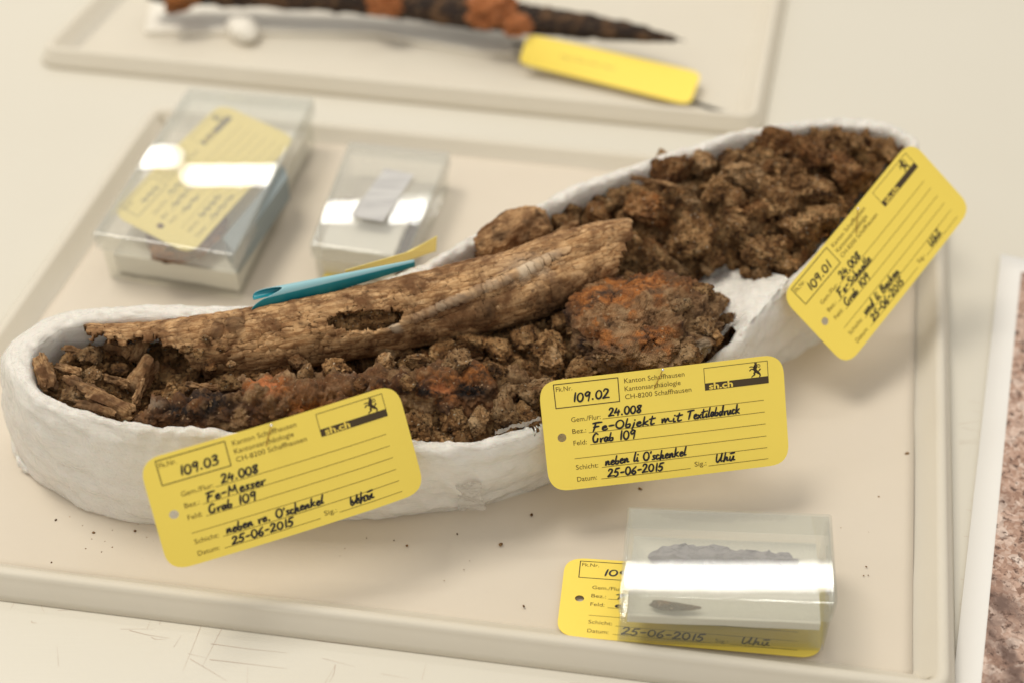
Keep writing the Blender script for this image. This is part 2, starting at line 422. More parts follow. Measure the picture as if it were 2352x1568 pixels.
for i in range(nx):
    for j in range(ny):
        q = i0 + ex * (.18 * i / (nx - 1)) + (i1 - i0) * (j / (ny - 1)); pv.append((*q, lift(*q, -.0036) + .0006))
put('printed_picture', mesh('printed_picture', pv, gridfaces(nx, ny), M['stoneprint']), pp)

# shallow trays with a rolled rim
def round_quad(q, r, n=6):
    q = [np.array(p, float) for p in q]; out = []
    for i in range(4):
        a, b, c = q[i - 1], q[i], q[(i + 1) % 4]
        d1 = (a - b) / np.linalg.norm(a - b); d2 = (c - b) / np.linalg.norm(c - b)
        p1 = b + d1 * r; p2 = b + d2 * r
        for k in range(n + 1):
            t = k / n; out.append((1 - t) ** 2 * p1 + 2 * t * (1 - t) * b + t * t * p2)
    return np.array(out)
def offset_loop(L, d):
    T = np.roll(L, -1, 0) - np.roll(L, 1, 0); T /= np.linalg.norm(T, axis=1, keepdims=True)
    return L + np.stack([T[:, 1], -T[:, 0]], 1) * d          # outward for counter-clockwise loops
def tray(label, quad, h, wall, zfloor):
    root = thing('tray', label, 'tray', (*np.mean(quad, 0), -.004), 'milky plastic trays on the table')
    L = round_quad(quad, .009)
    prof = [(-wall * .95, zfloor), (-wall * .55, zfloor + .35 * (h - zfloor)), (-wall * .35, h - .0012), (-wall * .28, h - .0002), (-wall * .15, h), (-wall * .02, h - .0006), (0.0, h - .002), (.0012, h - .0035), (.0030, -.0010), (.0042, -.0034), (.0030, -.0039)]
    vs = []; N = len(L)
    for d, z in prof:
        for p in offset_loop(L, d): vs.append((*p, z))
    put('tray_wall', mesh('tray_wall', vs, gridfaces(len(prof), N, False, True), M['tray']), root)
    f = offset_loop(L, -wall * .94)
    put('tray_floor', mesh('tray_floor', [(*p, zfloor + .0002) for p in f], [tuple(range(N))], M['tray'], False), root)
    return root, f
RIM = .0075
A = P(-0, 1303, RIM)[:2]; B = P(1440, 1480, RIM)[:2]; dF = (B - A) / np.linalg.norm(B - A)
R0 = P(2184, 1549, RIM)[:2]; R1 = P(2172, 752, RIM)[:2]; dR = (R1 - R0) / np.linalg.norm(R1 - R0)
Lf0 = P(62, 650, RIM)[:2]; Lf1 = P(352, 240, RIM)[:2]; dL = (Lf1 - Lf0) / np.linalg.norm(Lf1 - Lf0)
K0 = P(400, 245, RIM)[:2]; K1 = P(1500, 352, RIM)[:2]; dK = (K1 - K0) / np.linalg.norm(K1 - K0)
def isect(p, d, q, e):
    s = np.linalg.solve(np.stack([d, -e], 1), q - p); return p + d * s[0]
nF = np.array([dF[1], -dF[0]]) * .0030                       # the rim line sits inside the outer edge
A = A + nF
quad = [isect(A, dF, Lf0, dL), isect(A, dF, R0, dR), isect(K0, dK, R0, dR), isect(K0, dK, Lf0, dL)]
near_tray, fl = tray('near milky plastic tray lined with cream paper under the bone find', quad, RIM, .0135, -.0014)
# lining paper with gentle waves
fq = [quad[i] + (np.mean(quad, 0) - quad[i]) * .058 for i in range(4)]
nx, ny = 90, 70; lv = []
for i in range(nx):
    for j in range(ny):
        a, b = i / (nx - 1), j / (ny - 1)
        lv.append([*((1 - a) * (1 - b) * fq[0] + a * (1 - b) * fq[1] + a * b * fq[2] + (1 - a) * b * fq[3]), 0])
lv = np.array(lv)
lv[:, 2] = .0001 + 0.0015 * fbm(np.c_[lv[:, 0] * 9, lv[:, 1] * 26, lv[:, 0] * 0], 3) + .0003 * fbm(lv * 60, 3)
lv[:, 2] = np.maximum(lv[:, 2], -.0006)
ln = put('lining_sheet', mesh('lining_sheet', lv, gridfaces(nx, ny), M['lining']), None); solid(ln, .0004)
tag(ln, 'cream wavy lining paper laid in the near tray', 'lining paper')
# far tray
FQ0 = P(92, 112, .006)[:2]; FQ1 = P(1740, 272, .006)[:2]; FL1 = P(222, -20, .006)[:2]; FR1 = P(1790, 0, .006)[:2]
far_quad = [FQ0, FQ1, FQ1 + (FR1 - FQ1) * 1.35, FQ0 + (FL1 - FQ0) * 2.6]
far_tray, ffl = tray('far milky plastic tray holding the iron blade', far_quad, .006, .0125, -.0025)

# ------------------------------------------------------------------ foam cradle wrapped in film
# (u, v, rim height, side: i = inner edge / o = outer edge / c = centre, thickness, foot offset)  in mm
crest = [(37, 800, 54, 'c', 13, 7), (74, 862, 55, 'i', 7, 7), (128, 906, 55, 'i', 6, 6), (200, 938, 55, 'i', 5, 6), (290, 956, 55, 'i', 5, 4), (400, 972, 54, 'i', 5, 3),
         (520, 978, 53, 'i', 5, 2), (640, 985, 52, 'i', 5, 1), (780, 996, 51, 'i', 5, 0), (930, 1002, 49, 'i', 5, -2), (1000, 1004, 48, 'i', 5, -3), (1080, 1006, 47, 'i', 5, -3),
         (1160, 992, 45, 'i', 5, -4), (1230, 966, 43, 'i', 5, -5), (1330, 925, 41, 'i', 5, -5), (1430, 888, 40, 'i', 5, -5), (1530, 855, 40, 'i', 5, -4), (1610, 828, 41, 'i', 5, -3),
         (1665, 785, 42, 'i', 5, -2), (1705, 735, 43, 'i', 5, -1), (1765, 668, 44, 'i', 5, 0), (1850, 592, 46, 'i', 5, 0), (1930, 512, 49, 'i', 5, 0), (1992, 442, 52, 'i', 5, 0),
         (2052, 372, 56, 'i', 6, 0), (2082, 325, 59, 'i', 7, 0), (2070, 283, 61, 'o', 8, 0), (2010, 266, 62, 'o', 8, 0), (1930, 262, 62, 'o', 7, 0), (1830, 270, 62, 'o', 7, 0), (1700, 291, 61, 'o', 7, 0), (1550, 336, 60, 'o', 7, 0),
         (1400, 388, 58, 'o', 7, 0), (1290, 428, 57, 'o', 7, 0), (1200, 480, 56, 'o', 6, 0), (1100, 524, 55, 'o', 6, 0), (1000, 580, 55, 'o', 6, 0), (940, 610, 55, 'o', 6, 0),
         (850, 642, 55, 'o', 7, 0), (750, 673, 55, 'o', 8, 0), (640, 686, 55, 'o', 9, 0), (560, 690, 55, 'o', 9, 2), (400, 690, 55, 'o', 9, 3), (250, 692, 55, 'o', 9, 4), (140, 708, 54, 'o', 11, 8), (66, 741, 54, 'o', 12, 7)]
crest = crest[16:] + crest[:16]
FOOT = np.array([P(u, v, 0)[:2] for u, v in [(-30, 960), (25, 1045), (60, 1085), (110, 1122), (190, 1166), (260, 1188), (330, 1201), (450, 1215), (560, 1219), (640, 1216), (720, 1207), (800, 1195), (900, 1183), (1000, 1174), (1060, 1171), (1120, 1160), (1208, 1134), (1260, 1112), (1350, 1070), (1500, 995), (1650, 915), (1810, 832), (1900, 775), (2000, 690), (2100, 580)]])
pts = np.array([[*P(u, v, z * .001)[:2], z * .001, t_ * .001, b * .001, {'i': .5, 'o': -.5, 'c': 0}[s]] for u, v, z, s, t_, b in crest])
T = np.roll(pts[:, :2], -1, 0) - np.roll(pts[:, :2], 1, 0); T /= np.linalg.norm(T, axis=1, keepdims=True)
Nn = np.stack([T[:, 1], -T[:, 0]], 1)
pts[:, :2] += Nn * (pts[:, 5] * pts[:, 3])[:, None]
for i in range(len(pts)):                                    # foot offset so that the wall meets the tray along FOOT
    if crest[i][3] == 'i':
        best = None
        for a, b in zip(FOOT[:-1], FOOT[1:]):
            Mx = np.stack([Nn[i], a - b], 1)
            if abs(np.linalg.det(Mx)) < 1e-12: continue
            k, m_ = np.linalg.solve(Mx, a - pts[i, :2])
            if -1e-6 <= m_ <= 1 + 1e-6 and -.03 < k < .04 and (best is None or abs(k) < abs(best)): best = k
        if best is not None: pts[i, 4] = np.clip(best - .5 * pts[i, 3], -.014, .02)
CL = resample(catmull(pts, True, 8), 760, True)
T = np.roll(CL[:, :2], -3, 0) - np.roll(CL[:, :2], 3, 0); T /= np.linalg.norm(T, axis=1, keepdims=True)
Nn = np.stack([T[:, 1], -T[:, 0]], 1)
prof0 = [(-.5, -2.2, .20), (-.5, -1.4, .50), (-.5, -.6, .75), (-.5, -.1, .90), (-.42, 0, .97), (-.2, 0, .997), (.05, 0, 1.0), (.3, 0, .985), (.46, 0, .94), (.5, .9, .84), (.5, 1.9, .66), (.5, 2.2, .45), (.5, 1.4, .25), (.5, .5, .10), (.5, 0, .03), (.5, -.9, .0)]
foot = [0, 0, 0, 0, 0, 0, 0, 0, .02, .1, .28, .5, .72, .9, 1.0, 1.0]
K = 56
pr = resample(catmull(np.c_[np.array(prof0), foot], False, 8), K) if False else None
cp = catmull(np.c_[np.array(prof0), foot], False, 6)
ti = np.linspace(0, len(cp) - 1, K); cp = np.stack([np.interp(ti, np.arange(len(cp)), cp[:, k]) for k in range(4)], 1)
NS = len(CL); V = np.zeros((NS, K, 3)); UV = np.zeros((NS, K, 2))
arc = np.r_[0, np.cumsum(np.linalg.norm(np.diff(CL[:, :2], axis=0), axis=1))]
for k in range(K):
    dd = cp[k, 0] * CL[:, 3] + cp[k, 1] * .001 + cp[k, 3] * CL[:, 4]
    V[:, k, :2] = CL[:, :2] + Nn * dd[:, None]; V[:, k, 2] = CL[:, 2] * cp[k, 2] - .0008
    UV[:, k, 0] = arc / .6; UV[:, k, 1] = k / K * .15 / .6 * 4
flat = V.reshape(-1, 3)
nrm = np.repeat(Nn, K, 0).reshape(-1, 2)
wgt = np.tile(np.clip(np.minimum(np.arange(K) / 6, (K - np.arange(K)) / 6), 0, 1), NS)
side = np.tile(np.clip((np.arange(K) - 22) / 8, 0, 1), NS)
disp = (.0016 * fbm(flat * 42, 4) + .0006 * fbm(flat * np.array([260, 260, 120]), 4)) * wgt
sag = .0012 * fbm(np.c_[flat[:, 0] * 24, flat[:, 1] * 24, flat[:, 2] * 130], 3) * side * wgt
fold = .0011 * (1 - np.abs(fbm(np.c_[flat[:, 0] * 60 + flat[:, 2] * 40, flat[:, 1] * 60, flat[:, 2] * 95], 4)) * 3).clip(-.6, 1) * side * wgt
flat[:, :2] += nrm * (disp + sag + fold * .8)[:, None]
rimw = np.tile(np.exp(-((np.arange(K) - 20) / 7.0) ** 2), NS)
flat[:, 2] += (.0013 * fbm(flat * np.array([70, 70, 0]) + 9, 4) + .0007 * (1 - 4 * np.abs(fbm(flat * np.array([190, 190, 60]) + 2, 3))).clip(-1, 1)) * rimw
flat[:, :2] += nrm * (.0009 * fbm(flat * np.array([160, 160, 160]) + 19, 3) * rimw)[:, None]
flat[:, 2] = np.maximum(flat[:, 2], -.0006)
cradle = thing('foam_cradle', 'boat shaped white foam cradle wrapped in crinkled clear film holding the bone', 'cradle', (.0, .0, 0))
cm = mesh('wrapped_foam_wall', flat, gridfaces(NS, K, True, False), M['film'])
uvl = cm.uv_layers.new(name='UVMap'); li = np.zeros(len(cm.loops), int); cm.loops.foreach_get('vertex_index', li)
uvl.data.foreach_set('uv', UV.reshape(-1, 2)[li].astype(np.float32).ravel())
put('wrapped_foam_wall', cm, cradle)
inner = V[:, 0, :2]
put('cradle_floor', mesh('cradle_floor', [(*p, .009) for p in inner[::8]], [tuple(range(len(inner[::8])))], M['foam'], False), cradle)
# loose folds of film: the patch left bare beside the iron disc, the crinkled lip, the tucked flap, the ragged left foot
def film_patch(name, corners, nx, ny, amp, sc_, mat=None, thick=.00015):
    c = [np.array(p) for p in corners]; vs = []
    for i in range(nx):
        for j in range(ny):
            a, b = i / (nx - 1), j / (ny - 1)
            vs.append((1 - a) * (1 - b) * c[0] + a * (1 - b) * c[1] + a * b * c[2] + (1 - a) * b * c[3])
    vs = np.array(vs)
    r = np.abs(fbm(vs * sc_, 4)) * 1.6 + .5 * fbm(vs * sc_ * 3, 3)
    vs[:, 2] += amp * r; vs[:, 1] -= amp * .5 * fbm(vs * sc_ + 31, 3)
    ab = np.stack(np.meshgrid(np.linspace(0, 1, nx), np.linspace(0, 1, ny), indexing='ij'), -1).reshape(-1, 2)
    rag = np.minimum(ab, 1 - ab).min(1) < .09 * (1 + 1.4 * fbm(vs * 240, 3))
    fs = gridfaces(nx, ny) if name == 'bare_foam_patch' else [f for f in gridfaces(nx, ny) if not rag[list(f)].all()]
    o = put(name, mesh(name, vs, fs, mat or M['foldfilm']), cradle)
    return o
film_patch('bare_foam_patch', [P(1560, 660, .030), P(1702, 772, .0415), P(1812, 640, .0445), P(1640, 590, .030)], 60, 60, .0026, 70, M['film'])
film_patch('crinkled_film_lip', [P(1560, 850, .041), P(1610, 832, .0425), P(1722, 712, .044), P(1695, 725, .041)], 24, 90, .003, 190)
film_patch('crinkled_film_lip', [P(1130, 1002, .0455), P(1130, 992, .0475), P(1250, 952, .0455), P(1250, 964, .043)], 16, 70, .002, 230)
film_patch('tucked_film_flap', [P(1040, 1112, .0275), P(1056, 1177, .003), P(1118, 1180, .003), P(1106, 1104, .0275)], 40, 30, .0024, 130)
film_patch('ragged_film_edge', [P(30, 1040, .006), P(40, 1075, -.0002), P(110, 1122, -.0002), P(95, 1085, .006)], 40, 12, .003, 260, M['film'])

# ------------------------------------------------------------------ soil block
ctrl = [(110, 850, 44), (200, 810, 42), (255, 800, 42), (320, 800, 40), (400, 800, 41), (470, 800, 41), (225, 850, 42), (285, 908, 33), (300, 880, 35), (330, 920, 36), (600, 820, 38), (950, 800, 36), (740, 830, 35), (830, 815, 35), (150, 905, 43), (250, 945, 43), (400, 920, 40), (500, 870, 36), (560, 880, 35), (640, 890, 37), (720, 855, 34), (860, 840, 34),
        (1000, 820, 38), (1050, 790, 38), (1200, 770, 39), (1250, 830, 41), (1300, 850, 41), (1150, 940, 44), (1050, 970, 45), (950, 985, 46), (800, 960, 46), (600, 960, 45), (1350, 800, 38), (1420, 880, 40), (1500, 870, 38), (1640, 800, 34),
        (1690, 730, 31), (1650, 665, 30), (1740, 660, 33), (1280, 560, 44), (1270, 470, 50), (1350, 500, 48), (1450, 560, 46), (1500, 430, 55), (1600, 540, 50), (1560, 620, 38), (1620, 632, 33), (1700, 632, 34), (1700, 480, 57), (1780, 560, 50), (1830, 590, 42),
        (1800, 400, 61), (1850, 530, 50), (1900, 320, 61), (1950, 430, 56), (1950, 500, 50), (2030, 340, 59), (1800, 305, 59), (1650, 335, 56), (1450, 395, 50), (1330, 435, 49),
        (300, 740, 40), (600, 760, 42), (900, 700, 44), (1100, 620, 46), (150, 780, 36)]
cpts = np.array([P(u, v, z * .001) for u, v, z in ctrl])
def base_z(x, y):
    d2 = (x[:, None] - cpts[None, :, 0]) ** 2 + (y[:, None] - cpts[None, :, 1]) ** 2
    w = 1 / (d2 + .004 ** 2) ** 2
    return (w * cpts[None, :, 2]).sum(1) / w.sum(1) - .0008 + .0014 * np.clip((x - .03) / .02, 0, 1)
inn = CL[::6, :2] - Nn[::6] * (CL[::6, 3] * .5 + .0006)[:, None]
def inside(x, y, poly=inn):
    r = np.zeros(len(x), bool); n = len(poly); j = n - 1
    for i in range(n):
        xi, yi = poly[i]; xj, yj = poly[j]
        r ^= ((yi > y) != (yj > y)) & (x < (xj - xi) * (y - yi) / (yj - yi + 1e-15) + xi); j = i
    return r
STEP = .00065
gx = np.arange(inn[:, 0].min() - .003, inn[:, 0].max() + .003, STEP); gy = np.arange(inn[:, 1].min() - .003, inn[:, 1].max() + .003, STEP)
GX, GY = np.meshgrid(gx, gy, indexing='ij'); fx, fy = GX.ravel(), GY.ravel()
msk = inside(fx, fy); idx = np.full(len(fx), -1); sel = np.where(msk)[0]; idx[sel] = np.arange(len(sel))
sx, sy = fx[sel], fy[sel]
bz = np.concatenate([base_z(sx[i:i + 20000], sy[i:i + 20000]) for i in range(0, len(sx), 20000)])
p3 = np.c_[sx, sy, bz]
wp = p3 + .0025 * np.c_[fbm(p3 * 130, 3), fbm(p3 * 130 + 40, 3), fbm(p3 * 130 + 80, 3)]
f1, f2 = worley(wp * np.array([105, 105, 60])); g1, g2 = worley(wp * np.array([260, 260, 160]) + 5)
sz = bz + .0045 * (np.clip(f2 - f1, 0, .55) - .3) + .0050 * (.45 - f1) + .0026 * (np.clip(g2 - g1, 0, .5) - .25) + .0016 * (.4 - g1) + .0030 * fbm(p3 * 200, 5, .6) - .001
edge = np.sqrt(((sx[:, None] - inn[None, ::2, 0]) ** 2 + (sy[:, None] - inn[None, ::2, 1]) ** 2).min(1))
sz -= .006 * np.clip(1 - edge / .004, 0, 1) ** 1.5
sz = np.maximum(sz, .0115 + .001 * fbm(p3 * 300, 2))
I = idx.reshape(GX.shape)
q = np.stack([I[:-1, :-1], I[1:, :-1], I[1:, 1:], I[:-1, 1:]], -1).reshape(-1, 4); q = q[(q >= 0).all(1)]
ZG = np.full(len(fx), np.nan); ZG[sel] = sz; ZG = ZG.reshape(GX.shape)
def soil_z(x, y):
    i = int(round((x - gx[0]) / STEP)); j = int(round((y - gy[0]) / STEP))
    if 0 <= i < len(gx) and 0 <= j < len(gy) and not np.isnan(ZG[i, j]): return float(ZG[i, j])
    return None
soil = thing('soil_block', 'lifted block of dry brown earth and clods filling the white cradle', 'soil block', (0, 0, .01))
put('soil_bed', mesh('soil_bed', np.c_[sx, sy, sz], q, M['earth']), soil)

# clod shapes
def ico(sub):
    bm = bmesh.new(); bmesh.ops.create_icosphere(bm, subdivisions=sub, radius=1)
    v = np.array([x.co[:] for x in bm.verts]); f = [[x.index for x in y.verts] for y in bm.faces]; bm.free(); return v, f
IV, IF = ico(5)
clod_shapes = []
for k in range(14):
    r_ = np.random.default_rng(100 + k); p = IV + 13.7 * k
    v = IV * (1 + .42 * fbm(p * 1.0, 2))[:, None]
    for c in range(r_.integers(14, 24)):                     # broken faces
        n = r_.normal(size=3); n /= np.linalg.norm(n); h = r_.uniform(.40, .74); s = v @ n - h
        v = v - np.clip(s, 0, None)[:, None] * n * .97
    v = v * np.array([r_.uniform(1.0, 1.15), r_.uniform(.95, 1.1), r_.uniform(.85, 1.0)]) * 1.15
    p = v + 13.7 * k + .28 * np.c_[fbm(v * 2.2, 4), fbm(v * 2.2 + 9, 4), fbm(v * 2.2 + 19, 4)]
    f1, f2 = worley(p * 1.5); g1, g2 = worley(p * 3.6 + 3 + .12 * fbm(p * 9, 2)[:, None]); h1, h2 = worley(p * 8 + 6)
    crk = np.clip((f2 - f1) / .09, 0, 1); crk2 = np.clip((g2 - g1) / .16, 0, 1); crk3 = np.clip((h2 - h1) / .25, 0, 1)
    pores = np.clip(fbm(p * 5.0 + 3, 3) - .18, 0, 1)
    v = v * (.95 + .17 * (crk - 1) + .10 * (crk2 - 1) + .035 * (crk3 - 1) + .06 * (.45 - g1) - .38 * pores + .17 * fbm(p * 2.6, 5, .66) + .09 * fbm(p * 10, 4, .7))[:, None]
    clod_shapes.append(v)
clod_me = {}
def clod_mesh(k, matname):
    key = (k, matname)
    if key not in clod_me: clod_me[key] = mesh('clod', clod_shapes[k], IF, M[matname])
    return clod_me[key]
n_clod = 0
def clod(pos, r, mat='earth', k=None, sq=None, parent=soil, name='clod'):
    global n_clod
    k = int(rng.integers(0, 14)) if k is None else k
    o = put(name, clod_mesh(k, mat), parent)
    o.location = Vector(pos) - Vector(parent.location)
    s = sq or (rng.uniform(.88, 1.15), rng.uniform(.88, 1.12), rng.uniform(.72, .98))
    o.scale = (r * s[0], r * s[1], r * s[2]); o.rotation_euler = rng.uniform(-.5, .5, 2).tolist() + [rng.uniform(0, 6.28)]
    n_clod += 1
    return o
# the clods one can point at: (u, v, radius in photo pixels, height mm, material)
heroes = [(1750, 575, 72, 48, 'earth'), (1590, 545, 70, 52, 'earth'), (1840, 520, 50, 52, 'earth'), (1480, 470, 70, 54, 'earth_rusty'), (1540, 400, 60, 57, 'earth_rusty'), (1720, 400, 62, 62, 'earth_pale'),
          (1650, 440, 46, 60, 'earth'), (1590, 460, 27, 62, 'earth_pale'), (1800, 460, 60, 58, 'earth'), (1880, 430, 55, 58, 'earth'), (1860, 350, 66, 62, 'earth_rusty'), (1950, 400, 52, 60, 'earth_rusty'), (1790, 330, 55, 61, 'earth_rusty'),
          (1960, 330, 48, 62, 'earth'), (2030, 345, 42, 60, 'earth'), (1900, 490, 40, 54, 'earth'), (1680, 360, 40, 61, 'earth'), (1610, 375, 40, 59, 'earth_pale'), (1530, 365, 32, 57, 'earth'), (1380, 490, 40, 50, 'earth_rusty'), (1305, 478, 40, 49, 'earth'), (1795, 608, 34, 44, 'earth'), (1752, 628, 28, 42, 'earth_pale'), (1715, 622, 22, 41, 'earth'),
          (1360, 452, 28, 50, 'earth'), (1290, 510, 36, 50, 'earth'), (1420, 450, 42, 53, 'earth'), (1440, 560, 50, 49, 'earth'), (1510, 590, 52, 46, 'earth'), (1640, 590, 44, 44, 'earth'), (1700, 520, 40, 55, 'earth'), (1560, 620, 32, 40, 'earth_pale'), (1625, 615, 26, 40, 'earth_pale'),
          (1690, 455, 38, 60, 'earth'), (1750, 480, 40, 58, 'earth'),
          (1645, 690, 42, 42, 'earth'), (1660, 745, 34, 40, 'earth'), (1610, 780, 40, 44, 'earth_pale'), (1555, 812, 32, 46, 'earth_pale'), (1480, 838, 36, 45, 'earth'), (1400, 800, 34, 49, 'earth_pale'), (1368, 770, 36, 49, 'earth_rusty'),
          (1330, 860, 50, 46, 'earth'), (1265, 830, 40, 45, 'earth_pale'), (1270, 790, 42, 45, 'earth'), (1210, 780, 38, 44, 'earth'), (1330, 760, 36, 45, 'earth'), (1150, 800, 40, 42, 'earth'), (1080, 790, 44, 42, 'earth'), (1010, 815, 34, 41, 'earth'), (940, 830, 30, 39, 'earth'),
          (890, 800, 38, 41, 'earth_pale'), (1230, 900, 56, 48, 'earth_pale'), (1160, 950, 52, 49, 'earth_pale'), (1095, 965, 36, 50, 'earth_pale'), (1040, 955, 46, 49, 'earth'), (1200, 950, 40, 47, 'earth'), (960, 965, 40, 50, 'earth'), (1090, 905, 34, 50, 'earth_rusty'), (1150, 880, 34, 50, 'earth_pale'),
          (208, 815, 34, 43, 'earth_pale'), (150, 832, 28, 42, 'earth'), (200, 868, 36, 42, 'earth_pale'), (270, 845, 24, 38, 'earth'), (250, 800, 30, 41, 'earth_rusty'), (110, 850, 24, 43, 'earth'), (160, 905, 26, 46, 'earth_pale'),
          (480, 895, 34, 42, 'earth'), (540, 870, 42, 42, 'earth'), (600, 865, 40, 42, 'earth'), (560, 835, 34, 40, 'earth'), (650, 860, 36, 41, 'earth_rusty'), (360, 905, 28, 38, 'earth'), (420, 905, 36, 41, 'earth'), (440, 870, 28, 38, 'earth'), (180, 775, 30, 38, 'earth'), (235, 792, 38, 37, 'earth'), (300, 786, 38, 38, 'earth'), (360, 786, 40, 39, 'earth'), (195, 800, 34, 38, 'earth'), (700, 858, 30, 58, 'earth_pale'), (765, 842, 34, 56, 'earth'), (880, 838, 32, 57, 'earth_pale'), (965, 832, 36, 58, 'earth'), (1045, 836, 40, 58, 'earth_pale'), (830, 878, 24, 62, 'earth_rusty'), (520, 880, 28, 57, 'earth'), (940, 880, 22, 62, 'earth'), (1130, 845, 34, 56, 'earth'), (455, 812, 17, 53, 'earth'), (486, 838, 20, 51, 'earth'), (505, 800, 14, 55, 'earth'), (432, 800, 16, 51, 'earth'), (530, 835, 15, 53, 'earth_pale'), (470, 775, 12, 56, 'earth_pale'), (395, 812, 30, 41, 'earth'), (345, 822, 26, 36, 'earth'), (305, 815, 24, 35, 'earth'), (430, 838, 26, 39, 'earth'), (270, 780, 24, 40, 'earth'), (350, 870, 20, 36, 'earth'),
          (1600, 670, 30, 58, 'earth'), (1622, 742, 30, 56, 'earth_pale'), (1590, 815, 30, 54, 'earth_pale'), (1385, 815, 26, 52, 'earth_pale'), (1395, 768, 30, 53, 'earth_rusty'), (1645, 775, 24, 52, 'earth'), (1560, 705, 24, 62, 'earth_pale'), (1460, 650, 34, 50, 'earth'), (1430, 690, 30, 46, 'earth'), (1350, 720, 34, 44, 'earth'), (1290, 745, 30, 43, 'earth')]
hero_at = []
for u, v, r, z, m_ in heroes:
    z += 3.5 if u < 330 and v > 806 else (-2.2 if v > 820 else 0)
    p = P(u, v, z * .001); q_ = p - np.array([0, -.3, .5]) * r / pxmm(p) * .45; clod(q_, r * 1.12 / pxmm(p), m_); hero_at.append((q_, r / pxmm(p)))
# fallen clods of every smaller size
free = [i for i in range(len(sx)) if edge[i] > .004]
chips = 0
while chips < 55:
    i = int(rng.integers(0, len(sx)))
    if edge[i] < .004 or sz[i] < .024: continue
    r = rng.uniform(.0016, .0042); clod((sx[i], sy[i], sz[i] + .001), r, ['earth_pale', 'earth', 'earth_rusty'][int(rng.integers(0, 3))], None, (1.3, rng.uniform(.5, .9), rng.uniform(.22, .4))); chips += 1
while n_clod < 295:
    i = free[int(rng.integers(0, len(free)))]
    x, y = sx[i], sy[i]
    right = x > .03 + .9 * (y * 0)
    r = float(np.clip(rng.lognormal(math.log(.0027), .42), .0014, .0068))
    if edge[i] < r + .001: continue
    u_ = 1176 + FPX * x / float((np.array([x, y, sz[i]]) - CAM) @ FW); d_ = (np.array([x, y, sz[i]]) - CAM); v_ = 784 - FPX * float(d_ @ UP) / float(d_ @ FW)
    if (1590 < u_ < 1760 and 640 < v_ < 760) or (225 < u_ < 300 and 840 < v_ < 930): continue
    clod((x, y, sz[i] + r * .25), r, ['earth', 'earth', 'earth', 'earth_pale', 'earth_rusty'][int(rng.integers(0, 5))])
# crumbs, too many to count
cv, cf = ico(2); cv1, cf1 = ico(1); cv3, cf3 = ico(3); bv = []; bf = []
shapes = []
for k in range(10):
    v = cv * (1 + .4 * fbm(cv * 1.3 + 7 * k, 2))[:, None]; r_ = np.random.default_rng(k)
    for c in range(5):
        n = r_.normal(size=3); n /= np.linalg.norm(n); q_ = v @ n - r_.uniform(.35, .7); v = v - np.clip(q_, 0, None)[:, None] * n
    shapes.append(v)
shapes1 = [cv1 * (1 + .45 * fbm(cv1 * 1.3 + 7 * k, 2))[:, None] for k in range(10)]
def crumb(pos, r):
    small = r < .0008; s = (shapes1 if small else shapes)[int(rng.integers(0, 10))]; a = rng.uniform(0, 6.28); ca, sa = math.cos(a), math.sin(a); s = s[:, rng.permutation(3)]
    q = s * r * np.array([rng.uniform(.7, 1.3), rng.uniform(.7, 1.3), rng.uniform(.6, 1)])
    q = np.c_[q[:, 0] * ca - q[:, 1] * sa, q[:, 0] * sa + q[:, 1] * ca, q[:, 2]] + pos
    b = sum(len(x) for x in bv) if False else crumb.n; bv.append(q); bf.extend([[i + b for i in f] for f in (cf1 if small else cf)]); crumb.n += len(q)
crumb.n = 0
for k in range(4200):
    i = int(rng.integers(0, len(sx))); r = float(np.clip(rng.lognormal(math.log(.00075), .4), .0004, .0019))
    if edge[i] < r + .0008 or sz[i] < .026: continue
    crumb((sx[i], sy[i], sz[i] + r * .4), r)
frag = []
for k in range(12):
    v = cv3 * (1 + .4 * fbm(cv3 * 1.2 + 31 * k, 2))[:, None]; r_ = np.random.default_rng(500 + k)
    for c in range(9):
        n = r_.normal(size=3); n /= np.linalg.norm(n); q_ = v @ n - r_.uniform(.35, .7); v = v - np.clip(q_, 0, None)[:, None] * n
    frag.append(v * (1 + .16 * fbm(v * 3.5, 3))[:, None])
def fragment(pos, r):
    s = frag[int(rng.integers(0, 12))][:, rng.permutation(3)]; a = rng.uniform(0, 6.28); ca, sa = math.cos(a), math.sin(a)
    q = s * r * np.array([rng.uniform(.8, 1.5), rng.uniform(.7, 1.1), rng.uniform(.5, .95)])
    q = np.c_[q[:, 0] * ca - q[:, 1] * sa, q[:, 0] * sa + q[:, 1] * ca, q[:, 2]] + pos
    bv.append(q); bf.extend([[i + crumb.n for i in f] for f in cf3]); crumb.n += len(q)
for k in range(420):
    i = int(rng.integers(0, len(sx))); r = rng.uniform(.0011, .0026)
    if edge[i] > r + .001 and sz[i] > .030: fragment((sx[i], sy[i], sz[i] + r * .3), r)
put('crumbs', mesh('crumbs', np.vstack(bv), bf, M['earth'], False), soil)['kind'] = 'stuff'
# dark specks dropped on the lining
bv.clear(); bf.clear(); crumb.n = 0
for u, v, r in [(2083, 1040, .0011), (1470, 1121, .0008), (1150, 1249, .0007), (1221, 1181, .0007), (935, 1252, .0006), (905, 1240, .0004), (1203, 1391, .0005), (2018, 1140, .0005), (128, 1193, .0005), (215, 1222, .0006), (310, 1218, .0006), (118, 1291, .0005), (1990, 1300, .0004), (1050, 1225, .0004)]:
    crumb(P(u, v, .0004), r)
for k in range(32):
    crumb(P(rng.normal(300, 90), rng.normal(1245, 30), .0001), rng.uniform(.00015, .0004))
for k in range(25):
    crumb(P(rng.uniform(100, 2050), rng.uniform(1150, 1300) + 60, .0001), rng.uniform(.00015, .0003))
tag(put('soil_specks', mesh('soil_specks', np.vstack(bv), bf, M['earth'])), 'tiny dark specks of earth dropped on the cream lining paper', 'specks', kind='stuff')

